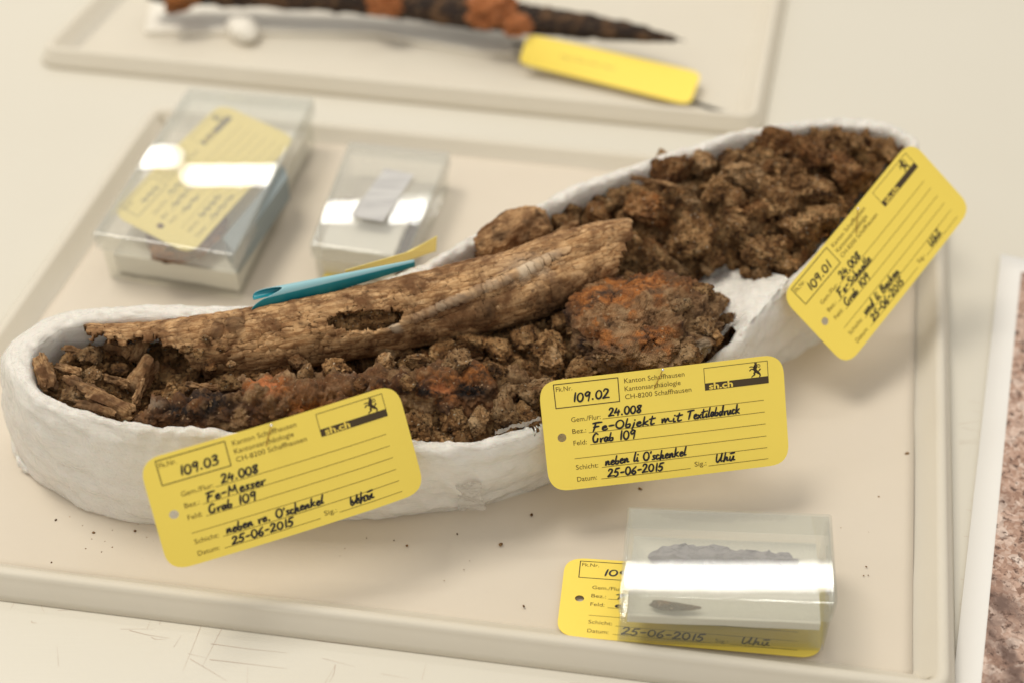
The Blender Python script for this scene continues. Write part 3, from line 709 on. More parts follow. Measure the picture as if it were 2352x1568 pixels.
# ------------------------------------------------------------------ the long bone
def tube(center, rad, ns, nt, rx=1.0, ry=1.0, up=(0, 0, 1)):
    """centre line (n,3) and radii; returns vertices, frames and (s, theta)"""
    c = resample(catmull(np.c_[center, rad], False, 10), ns); T = np.gradient(c[:, :3], axis=0); T /= np.linalg.norm(T, axis=1, keepdims=True)
    S = np.cross(np.tile(up, (ns, 1)), T); S /= np.linalg.norm(S, axis=1, keepdims=True); U = np.cross(T, S)
    th = np.linspace(0, 2 * math.pi, nt, endpoint=False)
    return c, S, U, th
bl = [(182, 792, 38, 45), (250, 800, 44, 44), (330, 804, 50, 43), (440, 797, 58, 43), (560, 786, 63, 44), (700, 764, 65, 46), (860, 733, 69, 47), (1000, 703, 71, 48), (1150, 668, 76, 50), (1290, 618, 72, 52), (1375, 583, 59, 54), (1425, 566, 50, 55), (1470, 552, 40, 55)]
bc = np.array([P(u, v, z * .001) for u, v, r, z in bl]); br_ = np.array([r * .97 / pxmm(P(u, v, z * .001)) for u, v, r, z in bl])
ns, nt = 420, 150
c, S, U, th = tube(bc, br_, ns, nt)
# S points to the near side or the far side: make theta = 0 up, +pi/2 towards the viewer
sgn = 1 if S[ns // 2] @ np.array([0, -1, 0]) > 0 else -1
V = np.zeros((ns, nt, 3)); sv = np.linspace(0, 1, ns)
for j, a in enumerate(th):
    V[:, j] = c[:, :3] + (U * math.cos(a) + sgn * S * math.sin(a)) * c[:, 3:4]
flat = V.reshape(-1, 3); SS = np.repeat(sv, nt); TH = np.tile(th, ns)
nr = np.stack([np.tile(np.cos(th), ns), np.tile(np.sin(th), ns)], 1)
NR = (np.repeat(U, nt, 0) * nr[:, :1] + sgn * np.repeat(S, nt, 0) * nr[:, 1:])
lp = np.c_[SS * 9, np.cos(TH) * 1.5, np.sin(TH) * 1.5]
d = .0014 * fbm(lp * .7, 3) + .00028 * fbm(lp * np.array([1.6, 12, 12]), 4) + .0004 * fbm(flat * 500, 4)
# long ridge running down the near upper side of the right half
ua = c[:, :3]
ridge_th = np.interp(SS, [0, .50, .56, .685, .80, .9, 1], [1.1, 1.1, 1.03, .62, .33, .2, .2])
rw = np.exp(-((TH - ridge_th) / .05) ** 2) * np.clip((SS - .54) / .05, 0, 1) * np.clip((.86 - SS) / .05, 0, 1)
d += .0016 * rw
groove = np.exp(-((TH - ridge_th - .35) / .2) ** 2) * np.clip((SS - .5) / .1, 0, 1); d -= .0012 * groove
# cracks on the left top
ck = np.abs(fbm(np.c_[SS * 34, TH * 6, TH * 0] + 3, 3)); crack = np.clip(1 - ck / .035, 0, 1) * (fbm(np.c_[SS * 8, TH * 2, TH * 0] + 9, 2) > .12)
ck2 = np.abs(fbm(np.c_[SS * 5, np.cos(TH) * 4.2, np.sin(TH) * 4.2] + 5, 3)); crack2 = np.clip(1 - ck2 / .020, 0, 1) * (fbm(np.c_[SS * 7, np.cos(TH) * 2, np.sin(TH) * 2] + 29, 2) > .16)
crack = np.maximum(crack, crack2); d -= .0015 * crack
flake = np.clip(fbm(np.c_[SS * 20, np.cos(TH) * 2.6, np.sin(TH) * 2.6] + 51, 3) * 6, -1, 1); d += .0002 * flake; pit_ = np.clip(fbm(flat * 330, 4) - .22, 0, 1); d -= .0035 * pit_
flat += NR * d[:, None]
# projected position decides where bone is missing
dv_ = flat - CAM; dep = dv_ @ FW; pu = 1176 + FPX * (dv_ @ RT) / dep; pvv = 784 - FPX * (dv_ @ UP) / dep
jag = 20 * fbm(flat * 190, 4) + 9 * fbm(flat * 600, 3)
toward = (NR @ (-FW)) > -.15
lower = np.interp(pu, [150, 250, 330, 395, 425, 450, 480, 2000], [774, 779, 786, 794, 810, 850, 1000, 1200]) + jag * .9
gone0 = (pu < 186 + jag * 1.5) | (pu > 1436 + jag * .8 + .35 * (555 - pvv))
gone = (toward & (pvv > lower)) | gone0
hu = (pu - 838) / 88; hv = (pvv - (737 - .12 * (pu - 838))) / 21
gone |= toward & (hu ** 2 + hv ** 2 + jag * .040 < 1)
gone |= (pu < 470) & (TH > 1.75) & (TH < 4.5)
pale = rw * np.clip(.6 + .8 * fbm(flat * 160, 3), 0, 1) * .85 + np.clip(np.exp(-((pu - 905) / 14) ** 2 - ((pvv - 748) / 8) ** 2), 0, 1)
pale = np.clip(pale + .55 * np.exp(-((pu - 1215) / 55) ** 2 - ((pvv - 625) / 26) ** 2) * np.clip(fbm(flat * 220, 4) * 2 + .6, 0, 1), 0, 1)
soilm = np.clip((fbm(flat * 75, 5) - .05) * 5, 0, 1) * np.clip((pvv - np.interp(pu, [400, 900, 1100, 1300, 1420], [800, 770, 670, 600, 585])) / 30, 0, 1) * np.clip((pu - 1050) / 80, 0, 1)
soilm = np.clip(soilm + .9 * np.exp(-((pu - 1300) / 110) ** 2 - ((pvv - 690) / 35) ** 2) * (fbm(flat * 90, 4) > -.1) + .7 * ((pu > 470) & (pu < 560) & (pvv > 745)) * np.clip(fbm(flat * 120, 3) * 4, 0, 1), 0, 1)
soilm = np.clip(soilm + np.clip(np.abs(crack), 0, 1) * .95, 0, 1)
flat += NR * (soilm * (.0008 + .0016 * np.abs(fbm(flat * 300, 3))))[:, None]
fs = [f for f in gridfaces(ns, nt, False, True) if not gone[list(f)].any()]
used = sorted({i for f in fs for i in f}); remap = {u: k for k, u in enumerate(used)}
bme = mesh('long_bone', flat[used], [tuple(remap[i] for i in f) for f in fs], M['bone'])
attr(bme, 'pale', pale[used]); attr(bme, 'soil', soilm[used])
uvl = bme.uv_layers.new(name='UVMap'); li = np.zeros(len(bme.loops), int); bme.loops.foreach_get('vertex_index', li)
uvs = np.stack([SS * 2.6, TH / 6.283 * .62], 1)[used]; uvl.data.foreach_set('uv', uvs[li].astype(np.float32).ravel())
femur = put('long_bone', bme); solid(femur, .0024, -1 if True else 1)
cr_ = tube(bc, br_ * .66, 200, 60); core = np.zeros((200, 60, 3))
for j, a_ in enumerate(cr_[3]): core[:, j] = cr_[0][:, :3] + (cr_[1] * math.cos(a_) + cr_[2] * math.sin(a_)) * cr_[0][:, 3:4]
core = core.reshape(-1, 3); g1, g2 = worley(core * 240); cdr = core - np.repeat(cr_[0][:, :3], 60, 0); cdr /= np.maximum(np.linalg.norm(cdr, axis=1, keepdims=True), 1e-9)
core += cdr * (.004 * (np.clip(g2 - g1, 0, .5) - .35) + .0025 * fbm(core * 160, 4))[:, None]
core = core[60 * 46:60 * 194]; put('earth_filling', mesh('earth_filling', core, gridfaces(148, 60, False, True) + [tuple(range(147 * 60, 148 * 60))], M['earth']), femur)
tag(femur, 'long weathered brown bone shaft with a broken hole lying along the cradle', 'bone')

# second bone end behind it
def blob(name, center, axes, rot, mat, sub=6, lum=(.18, .12, .05), label=None, cat=None, sc=1.0):
    v, f = ico(sub); p = v * sc + hash(name) % 7
    r = 1 + lum[0] * fbm(v * 1.4 + 3, 3) + lum[1] * fbm(v * 4 + 5, 4) + lum[2] * fbm(v * 14, 4)
    v2 = v * r[:, None] * np.array(axes)
    from mathutils import Euler
    m = np.array(Euler(rot).to_matrix()); v2 = v2 @ m.T + np.array(center)
    return v, v2, f
a = P(1172, 545, .050)
v, v2, f = blob('bone_end', a, (.0185, .0105, .011), (0, -.12, .62), M['bone'])
me = mesh('bone_end', v2, f, M['bone']); attr(me, 'pale', np.zeros(len(v))); attr(me, 'soil', np.clip((fbm(v2 * 160, 5) - .05) * 3, 0, .9))
uvl = me.uv_layers.new(name='UVMap'); li = np.zeros(len(me.loops), int); me.loops.foreach_get('vertex_index', li)
uvl.data.foreach_set('uv', np.stack([v[:, 0] * .35 + .5, v[:, 1] * .3], 1)[li].astype(np.float32).ravel())
tag(put('bone_end', me), 'rounded brown bone end against the back rim beside the long bone', 'bone')

# bone splinters
def splinter(u0, v0, z0, u1, v1, z1, wpx, th_, label, tw=0.0, bend=.0):
    A = P(u0, v0, z0 * .001); B = P(u1, v1, z1 * .001); L = B - A; n = 60; m = 26
    ax = L / np.linalg.norm(L); view = -FW; side = np.cross(ax, view); side /= np.linalg.norm(side); nrm_ = np.cross(side, ax)
    w = wpx / pxmm((A + B) / 2) / 2; vs = []; uv = []
    je = [(.16 * float(np.random.default_rng(int(u0) + jj // 3).random()), 1 - .2 * float(np.random.default_rng(int(v0) + 77 + jj // 3).random())) for jj in range(m)]
    for i in range(n):
        t_ = i / (n - 1); prof = (min(1, (t_ + .02) / .05) ** .4) * (min(1, (1.02 - t_) / .08) ** .5) * (1 + .12 * math.sin(t_ * 5 + u0) + .04 * math.sin(t_ * 17 + v0))
        for j in range(m):
            a = 2 * math.pi * j / m; ca, sa = math.cos(a), math.sin(a)
            ca = math.copysign(abs(ca) ** .55, ca); sa = math.copysign(abs(sa) ** .6, sa) * .62
            tj = je[j][0] + (je[j][1] - je[j][0]) * t_
            vs.append(A + L * tj + side * (w * prof * ca) + nrm_ * (th_ * prof * sa - bend * (2 * t_ - 1) ** 2 + (th_ * .8 * (ca ** 2) * -1)))
            uv.append((t_ * .35, j / m * .3))
    vs = np.array(vs); cen = np.repeat(vs.reshape(n, m, 3).mean(1), m, 0); dr = vs - cen; dr /= np.maximum(np.linalg.norm(dr, axis=1, keepdims=True), 1e-9)
    vs += dr * (.0012 * fbm(np.c_[np.repeat(np.arange(n), m) * .06, np.tile(np.arange(m), n) * .9, vs[:, 0] * 0 + u0], 3) + .0006 * fbm(vs * 420, 4))[:, None]
    fs = gridfaces(n, m, False, True) + [tuple(range(m)), tuple(range((n - 1) * m, n * m))]
    me = mesh('bone_splinter', vs, fs, M['splinter'], False); attr(me, 'pale', np.zeros(len(vs))); attr(me, 'soil', np.clip(fbm(vs * 130, 4) * 3 - .2, 0, .8))
    uvl = me.uv_layers.new(name='UVMap'); li = np.zeros(len(me.loops), int); me.loops.foreach_get('vertex_index', li)
    uvl.data.foreach_set('uv', np.array(uv)[li].astype(np.float32).ravel())
    tag(put('bone_splinter', me), label, 'bone splinter', 'bone splinters at the left end of the cradle')
splinter(296, 905, 38, 352, 818, 47, 46, .0028, 'broad upright bone splinter leaning in the dark hollow below the long bone')
splinter(306, 832, 42, 332, 772, 47, 26, .0022, 'narrow upright splinter just under the broken left end of the long bone')
splinter(148, 868, 50, 215, 905, 51, 26, .0026, 'short splinter lying end to end above the long front one')
splinter(190, 898, 51, 308, 952, 53, 34, .0030, 'long flat splinter lying along the front rim at lower left')
splinter(80, 812, 54, 112, 892, 51, 34, .0030, 'curved reddish splinter standing against the left inner wall')
splinter(235, 790, 44, 305, 808, 45, 30, .0026, 'stubby rust coloured splinter across the hollow')
splinter(118, 838, 49, 186, 856, 50, 18, .0018, 'small dark splinter between the upright left one and the clods')
splinter(236, 866, 46, 300, 886, 44, 17, .0016, 'short splinter pointing into the dark hollow from the left')
splinter(168, 922, 54, 262, 950, 54, 15, .0014, 'thin splinter wedged between the long flat one and the front rim')
splinter(330, 866, 44, 306, 930, 42, 16, .0014, 'narrow splinter standing right beside the broad upright one')
splinter(140, 800, 47, 222, 812, 46, 14, .0013, 'fibrous sliver lying near the left back corner of the cradle')
splinter(420, 880, 47, 510, 896, 50, 14, .0013, 'small splinter lying on earth between the long bone and knife')
splinter(1268, 545, 53, 1330, 508, 55, 16, .0014, 'thin pale sliver behind the right end of the long bone')
splinter(1440, 405, 59, 1560, 428, 62, 9, .0010, 'thin whitish root-like sliver on the earth of the right lobe')

# ------------------------------------------------------------------ iron object with textile imprint
a = P(1482, 742, .049)
IV6, IF6 = ico(7)
v = IV6
r = 1 + .20 * fbm(v * 1.5 + 2, 3) + .13 * fbm(v * 4 + 5, 4)
v2 = v * r[:, None] * np.array([.0318, .0248, .0132])
m = np.array([[math.cos(.28), -math.sin(.28), 0], [math.sin(.28), math.cos(.28), 0], [0, 0, 1]])
v2 = v2 @ m.T + a + np.array([0, 0, -.001])
for cyc in range(1):
    dv_ = v2 - CAM; dep = dv_ @ FW; pu = 1176 + FPX * (dv_ @ RT) / dep; pvv = 784 - FPX * (dv_ @ UP) / dep
weave = np.clip(1.5 - (((pu - 1475) / 90) ** 2 + ((pvv - 790) / 55) ** 2) ** 1.0, 0, 1) + np.clip(1.4 - (((pu - 1440) / 110) ** 2 + ((pvv - 690) / 55) ** 2), 0, 1)
weave = np.clip(weave * np.clip(1 - (pu - 1570) / 40, 0, 1), 0, 1)
crag = 1 - weave * .9
f1, f2 = worley(v2 * 150); g1, g2 = worley(v2 * 420)
rough_ = crag * (.0030 * (np.clip(f2 - f1, 0, .3) - .15) + .0016 * (.45 - f1) + .0020 * (np.clip(g2 - g1, 0, .3) - .15) + .0034 * fbm(v2 * 150, 5, .65)) + .0011 * fbm(v2 * 300, 4) + .0005 * fbm(v2 * 900, 3)
k1, k2 = worley(v2 * 62 + .3 * fbm(v2 * 200, 3)[:, None]); seam = np.clip(1 - (k2 - k1) / .055, 0, 1); rough_ = rough_ - .0013 * seam + .0016 * fbm(v2 * 60 + 7, 2)
pit = np.exp(-(((pu - 1512) / 30) ** 2 + ((pvv - 722) / 30) ** 2) ** 2); rough_ = rough_ - .0055 * pit * crag.clip(.5, 1)
nv = v * np.array([.5, .6, 1]); nv /= np.linalg.norm(nv, axis=1, keepdims=True); v2 = v2 + (nv @ m.T) * rough_[:, None]
me = mesh('iron_lump', v2, IF6, M['ironweave'])
attr(me, 'weave', weave); attr(me, 'rust', np.clip(np.clip(1.7 - (((pu - 1440) / 110) ** 2 + ((pvv - 700) / 85) ** 2), 0, 1) + .75 * weave + .5 * np.exp(-((pu - 1590) / 60) ** 2 - ((pvv - 650) / 30) ** 2), 0, 1))
attr(me, 'tan', np.clip(np.clip((pu - 1525) / 30, 0, 1) * np.clip((pvv - 665) / 25, 0, 1) * (fbm(v2 * 120, 3) > -.2) + np.clip((fbm(v2 * 90 + 3, 4) - .08) * 5, 0, .8) + .5 * np.clip((pvv - 800) / 30, 0, 1), 0, 1))
attr(me, 'dark', np.clip(np.exp(-((pu - 1545) / 55) ** 2 - ((pvv - 845) / 22) ** 2) + .8 * np.exp(-((pu - 1620) / 35) ** 2 - ((pvv - 770) / 40) ** 2) + pit * .7 + .9 * seam, 0, 1))
attr(me, 'pale', np.clip(.8 * np.exp(-(((pu - 1612) / 14) ** 2 + ((pvv - 800) / 24) ** 2) ** 2), 0, 1) * (fbm(v2 * 260, 3) > -.15))
attr(me, 'bright', np.clip(.85 * np.exp(-((pu - 1695 + 20) / 12) ** 2 - ((pvv - 812) / 9) ** 2), 0, 1))
tag(put('iron_lump', me), 'rounded rusty iron lump with woven textile imprint in the middle of the cradle', 'iron find')

# ------------------------------------------------------------------ corroded knife along the front
kl = [(300, 946, 12, 54), (360, 934, 38, 53), (440, 922, 52, 53), (540, 912, 66, 53), (640, 902, 74, 53), (760, 894, 76, 53), (880, 886, 76, 53), (1000, 874, 74, 53), (1090, 868, 66, 52), (1150, 864, 54, 51), (1210, 860, 36, 50), (1240, 858, 12, 49)]
kc = np.array([P(u, v, z * .001) for u, v, r, z in kl]) + np.array([0, .001, -.007]); kr = np.array([r / pxmm(P(u, v, z * .001)) for u, v, r, z in kl])
ns, nt = 520, 120
c, S, U, th = tube(kc, kr, ns, nt)
sgn = 1 if S[ns // 2] @ np.array([0, -1, 0]) > 0 else -1
V = np.zeros((ns, nt, 3)); NRk = np.zeros((ns, nt, 3))
for j, a_ in enumerate(th):
    n_ = U * math.cos(a_) + sgn * S * math.sin(a_); V[:, j] = c[:, :3] + (U * math.cos(a_) * .85 + sgn * S * math.sin(a_)) * c[:, 3:4]; NRk[:, j] = n_
flat = V.reshape(-1, 3); NRf = NRk.reshape(-1, 3)
f1, f2 = worley(flat * 95); g1, g2 = worley(flat * 300); h1, h2 = worley(flat * 620)
flat = flat + NRf * (.0072 * (np.clip(f2 - f1, 0, .55) - .25) + .0016 * (.4 - f1) + .0024 * (np.clip(g2 - g1, 0, .45) - .2) + .0010 * (.4 - h1) + .0022 * fbm(flat * 130, 4) + .0009 * fbm(flat * 520, 4))[:, None]
dv_ = flat - CAM; dep = dv_ @ FW; pu = 1176 + FPX * (dv_ @ RT) / dep; pvv = 784 - FPX * (dv_ @ UP) / dep
me = mesh('corroded_knife', flat, gridfaces(ns, nt, False, True) + [tuple(range(nt)), tuple(range((ns - 1) * nt, ns * nt))], M['iron'])
def spot(u, v, a_, b_): return np.exp(-(((pu - u) / a_) ** 2 + ((pvv - v) / b_) ** 2) ** 1.5)
attr(me, 'weave', np.zeros(len(flat)))
attr(me, 'tan', np.clip((fbm(flat * 65 + 3, 4) - .0) * 5 + .9 * spot(960, 850, 60, 14) + .9 * spot(1180, 880, 50, 40) + .8 * spot(720, 870, 60, 18), 0, 1))
attr(me, 'rust', np.clip(spot(610, 880, 60, 30) + spot(1010, 890, 80, 34) + spot(870, 905, 40, 20) + .8 * spot(700, 945, 60, 25) + spot(1110, 860, 40, 30) + .25, 0, 1))
attr(me, 'dark', np.clip(spot(480, 915, 75, 28) + spot(980, 895, 95, 26) + spot(420, 945, 60, 20) + spot(1090, 895, 50, 20) + .6 * spot(600, 955, 150, 25), 0, 1))
attr(me, 'pale', np.clip((spot(842, 905, 12, 22) + .6 * spot(345, 925, 30, 14) + .5 * spot(800, 850, 20, 10)) * (fbm(flat * 300, 3) > -.2) * .8, 0, 1))
attr(me, 'bright', np.clip((1.3 * spot(612, 878, 36, 24) + .9 * spot(1012, 893, 28, 14)) * np.clip(fbm(flat * 240, 4) * 4 + .8, 0, 1), 0, 1))
tag(put('corroded_knife', me), 'corroded iron knife crusted with orange and black rust along the front rim', 'iron find')
# pale mineral grain
clod(P(690, 838, .046), .0062, 'earth_pale', 3, (.9, .7, 1.3))

# ------------------------------------------------------------------ find tags
W_, H_ = 98.0, 44.3
KT = .974
def Pn(u, v, z): return P(u, v, .45 - (.45 - z) * .960)
def Pt(u, v, z): return P(u, v, .45 - (.45 - z) * KT)
TXT = {}
def text_mesh(s):
    if s not in TXT:
        cu = bpy.data.curves.new('print_text', 'FONT'); cu.body = s; cu.size = 1.0; cu.resolution_u = 3
        o = bpy.data.objects.new('print_text', cu); COL.objects.link(o)
        dg = bpy.context.evaluated_depsgraph_get(); me = o.evaluated_get(dg).to_mesh()
        v = np.array([x.co[:2] for x in me.vertices]); f = [tuple(p.vertices) for p in me.polygons]
        o.evaluated_get(dg).to_mesh_clear(); bpy.data.objects.remove(o); bpy.data.curves.remove(cu)
        TXT[s] = (v, f)
    return TXT[s]
# pen strokes: glyph = (advance, [strokes]) on baseline 0, x height .5, cap height 1
def ell(cx, cy, rx, ry, a0=100, a1=470, n=12):
    return [(cx + rx * math.cos(R(a0 + (a1 - a0) * k / n)), cy + ry * math.sin(R(a0 + (a1 - a0) * k / n))) for k in range(n + 1)]
G = {'0': (.62, [ell(.3, .5, .23, .48)]), '1': (.36, [[(.2, 0), (.22, .5), (.26, 1)]]),
     '2': (.60, [[(.08, .78), (.2, .98), (.42, .9), (.42, .65), (.2, .25), (.05, .03), (.05, .03), (.3, .06), (.55, .05)]]),
     '3': (.58, [[(.1, .88), (.3, 1), (.46, .82), (.22, .55), (.22, .55), (.48, .38), (.38, .06), (.05, .06)]]),
     '4': (.62, [[(.22, .98), (.06, .42), (.06, .42), (.52, .46)], [(.44, .72), (.38, .35), (.36, -.02)]]),
     '5': (.60, [[(.22, .95), (.12, .55), (.12, .55), (.38, .5), (.40, .18), (.2, -.02), (.03, .1)], [(.2, .95), (.56, 1.0)]]),
     '6': (.58, [[(.46, .98), (.16, .6), (.08, .2), (.26, 0), (.44, .18), (.34, .42), (.12, .3)]]),
     '8': (.58, [[(.46, .85), (.3, .98), (.12, .8), (.28, .55), (.44, .22), (.26, 0), (.1, .2), (.3, .5), (.5, .9), (.42, .98)]]),
     '9': (.58, [[(.46, .82), (.3, .98), (.1, .76), (.2, .52), (.42, .68), (.46, .9), (.46, .9), (.42, .4), (.36, -.03)]]),
     '.': (.34, [[(.12, .03), (.15, .06), (.17, .03)]]), '-': (.52, [[(.08, .42), (.42, .46)]]), ' ': (.42, []), "'": (.2, [[(.1, 1.0), (.06, .8)]]),
     'F': (.6, [[(.2, .95), (.14, .5), (.04, 0)], [(.0, .92), (.3, .98), (.62, .98)], [(.06, .5), (.42, .54)]]),
     'e': (.44, [[(.08, .24), (.34, .34), (.26, .5), (.1, .36), (.1, .08), (.26, 0), (.42, .12)]]),
     'M': (.85, [[(.04, 0), (.16, .95), (.16, .95), (.26, .5), (.42, .45), (.56, .95), (.56, .95), (.62, .45), (.70, .02)]]),
     's': (.36, [[(.32, .46), (.12, .44), (.2, .24), (.26, .06), (.04, .02)]]), 'r': (.38, [[(.06, .45), (.1, .02), (.1, .02), (.18, .36), (.36, .46)]]),
     'G': (.66, [[(.5, .88), (.3, 1), (.08, .6), (.16, .08), (.42, .1), (.5, .42), (.5, .42), (.46, .05)]]),
     'a': (.46, [[(.36, .42), (.16, .46), (.06, .16), (.2, .02), (.36, .4), (.36, .4), (.34, .08), (.46, .05)]]),
     'b': (.46, [[(.16, 1.0), (.06, .3), (.1, .04), (.3, .04), (.34, .36), (.1, .3)]]), 'O': (.66, [ell(.3, .5, .26, .48)]),
     'j': (.28, [[(.18, .46), (.12, .1), (.02, -.3)], [(.2, .72), (.22, .76)]]), 'k': (.5, [[(.16, 1.0), (.06, 0)], [(.4, .5), (.1, .24), (.1, .24), (.42, .02)]]),
     't': (.4, [[(.2, .95), (.1, .15), (.18, .02), (.34, .1)], [(.0, .62), (.4, .7)]]), 'm': (.7, [[(.04, .45), (.06, .02), (.06, .02), (.2, .46), (.26, .04), (.26, .04), (.42, .46), (.5, .1), (.66, .06)]]),
     'i': (.26, [[(.1, .46), (.08, .08), (.22, .05)], [(.14, .76), (.18, .8)]]), 'T': (.66, [[(.34, .95), (.26, .5), (.16, 0)], [(.02, .9), (.35, .96), (.7, 1.0)]]),
     'x': (.44, [[(.04, .46), (.36, .02)], [(.38, .5), (.02, .0)]]), 'l': (.28, [[(.22, 1.05), (.1, .4), (.08, .06), (.24, .08)]]),
     'd': (.5, [[(.34, .4), (.14, .44), (.06, .14), (.2, .02), (.36, .4), (.44, 1.05), (.44, 1.05), (.36, .3), (.38, .04)]]),
     'u': (.5, [[(.08, .46), (.06, .1), (.2, .02), (.36, .44), (.36, .44), (.34, .08), (.48, .06)]]), 'c': (.4, [[(.34, .42), (.16, .46), (.06, .16), (.18, 0), (.38, .1)]]),
     'h': (.5, [[(.18, 1.05), (.06, 0), (.06, 0), (.22, .44), (.34, .36), (.3, .06), (.48, .06)]]), 'n': (.5, [[(.06, .45), (.06, .02), (.06, .02), (.22, .44), (.34, .36), (.32, .05), (.48, .06)]]),
     'U': (.64, [[(.1, .95), (.06, .2), (.2, .02), (.44, .5), (.52, .95), (.52, .95), (.44, .1), (.6, .1)]]), 'ü': (.5, [[(.08, .46), (.06, .1), (.2, .02), (.36, .44), (.36, .44), (.34, .08), (.48, .06)], [(.08, .78), (.44, .84)]]),
     'S': (.56, [[(.5, .86), (.28, 1), (.12, .75), (.4, .42), (.36, .06), (.02, .06)]]), 'B': (.6, [[(.16, .95), (.06, 0)], [(.12, .95), (.44, .9), (.36, .55), (.12, .5), (.5, .35), (.38, .02), (.04, .02)]]),
     '~': (.5, [[(.05, .3), (.2, .5), (.3, .1), (.48, .4)]])}
def pen(rb, s, u0, u1, v, hgt, w, h, tilt=0.0, seed=0):
    r_ = np.random.default_rng(seed + len(s)); tot = sum(G[ch][0] for ch in s); kx = (u1 - u0) / tot; x = 0
    for ch in s:
        adv, strokes = G[ch]; jy = r_.normal(0, .025); js = r_.uniform(.94, 1.07)
        for st in strokes:
            q = np.array([((x + px) * kx + .20 * py * hgt * .6, (py * js + jy) * hgt) for px, py in st]); q = catmull(q, False, 5)
            tt = np.linspace(0, 1, len(q)); ends = .78 + .3 * np.sin(math.pi * np.clip(tt * 1.1, 0, 1)) ** .7
            q = q + np.array([u0, v]) + np.c_[np.zeros(len(q)), tilt * q[:, 0]]
            rb.ribbon(q, w, h, None, ends)
        x += adv
RAM = [([(1722, 205), (1730, 250), (1722, 300)], 44, 78), ([(1725, 285), (1705, 345), (1740, 390)], 86, 70), ([(1735, 375), (1770, 405), (1815, 440)], 66, 60), ([(1705, 322), (1660, 290), (1610, 284), (1562, 293)], 26, 20),
       ([(1695, 360), (1640, 345), (1600, 354), (1570, 388)], 26, 26), ([(1790, 402), (1825, 382), (1856, 342)], 14, 34), ([(1745, 415), (1695, 448), (1714, 486), (1660, 522), (1632, 558)], 46, 18), ([(1805, 440), (1848, 462), (1866, 506), (1850, 550)], 52, 18)]
RAM += [([(1715 + r_ * math.cos(a_), 195 + r_ * math.sin(a_)) for a_, r_ in [(1.4 - .6 * k, 42 - 2.6 * k) for k in range(13)]], 13, 9), ([(1812 + r_ * math.cos(a_), 265 + r_ * math.sin(a_)) for a_, r_ in [(3.6 + .6 * k, 52 - 3.2 * k) for k in range(13)]], 15, 10),
        ([(1700, 245), (1690, 268), (1712, 280)], 30, 20)]
def logo_uv(x, y):
    dx, dy = x - 292, y - 318
    return 65.7 + .01462 * (dx * .9938 - dy * .1114), 42.4 - .0152 * (dx * .1114 + dy * .9938)
HOLE = (7.1, 21.2, 1.75)
def card_mesh(f, mat, r=8.2, hole=True, th=.00028):
    out = round_quad([(0, 0), (W_, 0), (W_, H_), (0, H_)], r, 8); bm = bmesh.new()
    def loop(p):
        vs = [bm.verts.new((*q, 0)) for q in p]; return [bm.edges.new((vs[i], vs[(i + 1) % len(vs)])) for i in range(len(vs))]
    e = loop(out)
    if hole: e += loop([(HOLE[0] + HOLE[2] * math.cos(a_), HOLE[1] + HOLE[2] * math.sin(a_)) for a_ in np.linspace(0, 2 * math.pi, 20, endpoint=False)])
    bmesh.ops.triangle_fill(bm, use_beauty=True, edges=e)
    for k in range(1, 28): bmesh.ops.bisect_plane(bm, geom=bm.verts[:] + bm.edges[:] + bm.faces[:], plane_co=(W_ * k / 28, 0, 0), plane_no=(1, 0, 0))
    for k in range(1, 12): bmesh.ops.bisect_plane(bm, geom=bm.verts[:] + bm.edges[:] + bm.faces[:], plane_co=(0, H_ * k / 12, 0), plane_no=(0, 1, 0))
    bmesh.ops.recalc_face_normals(bm, faces=bm.faces)
    if sum(fc.normal.z for fc in bm.faces) < 0: bmesh.ops.reverse_faces(bm, faces=bm.faces)
    bm.verts.index_update()
    v = [f(x.co.x, x.co.y, 0) for x in bm.verts]; fc = [[q.index for q in y.verts] for y in bm.faces]; bm.free()
    return mesh('card', v, fc, mat, False)
def tag_map(corners, curl):
    c = [np.array(x) for x in corners]                        # TL TR BR BL
    n = np.cross(c[1] - c[0], c[0] - c[3]); n /= np.linalg.norm(n)
    def f(u, v, h):
        a, b = u / W_, v / H_
        p = (1 - a) * (1 - b) * c[3] + a * (1 - b) * c[2] + a * b * c[1] + (1 - a) * b * c[0]
        return p + n * (curl(a, b) + h * .001)
    return f
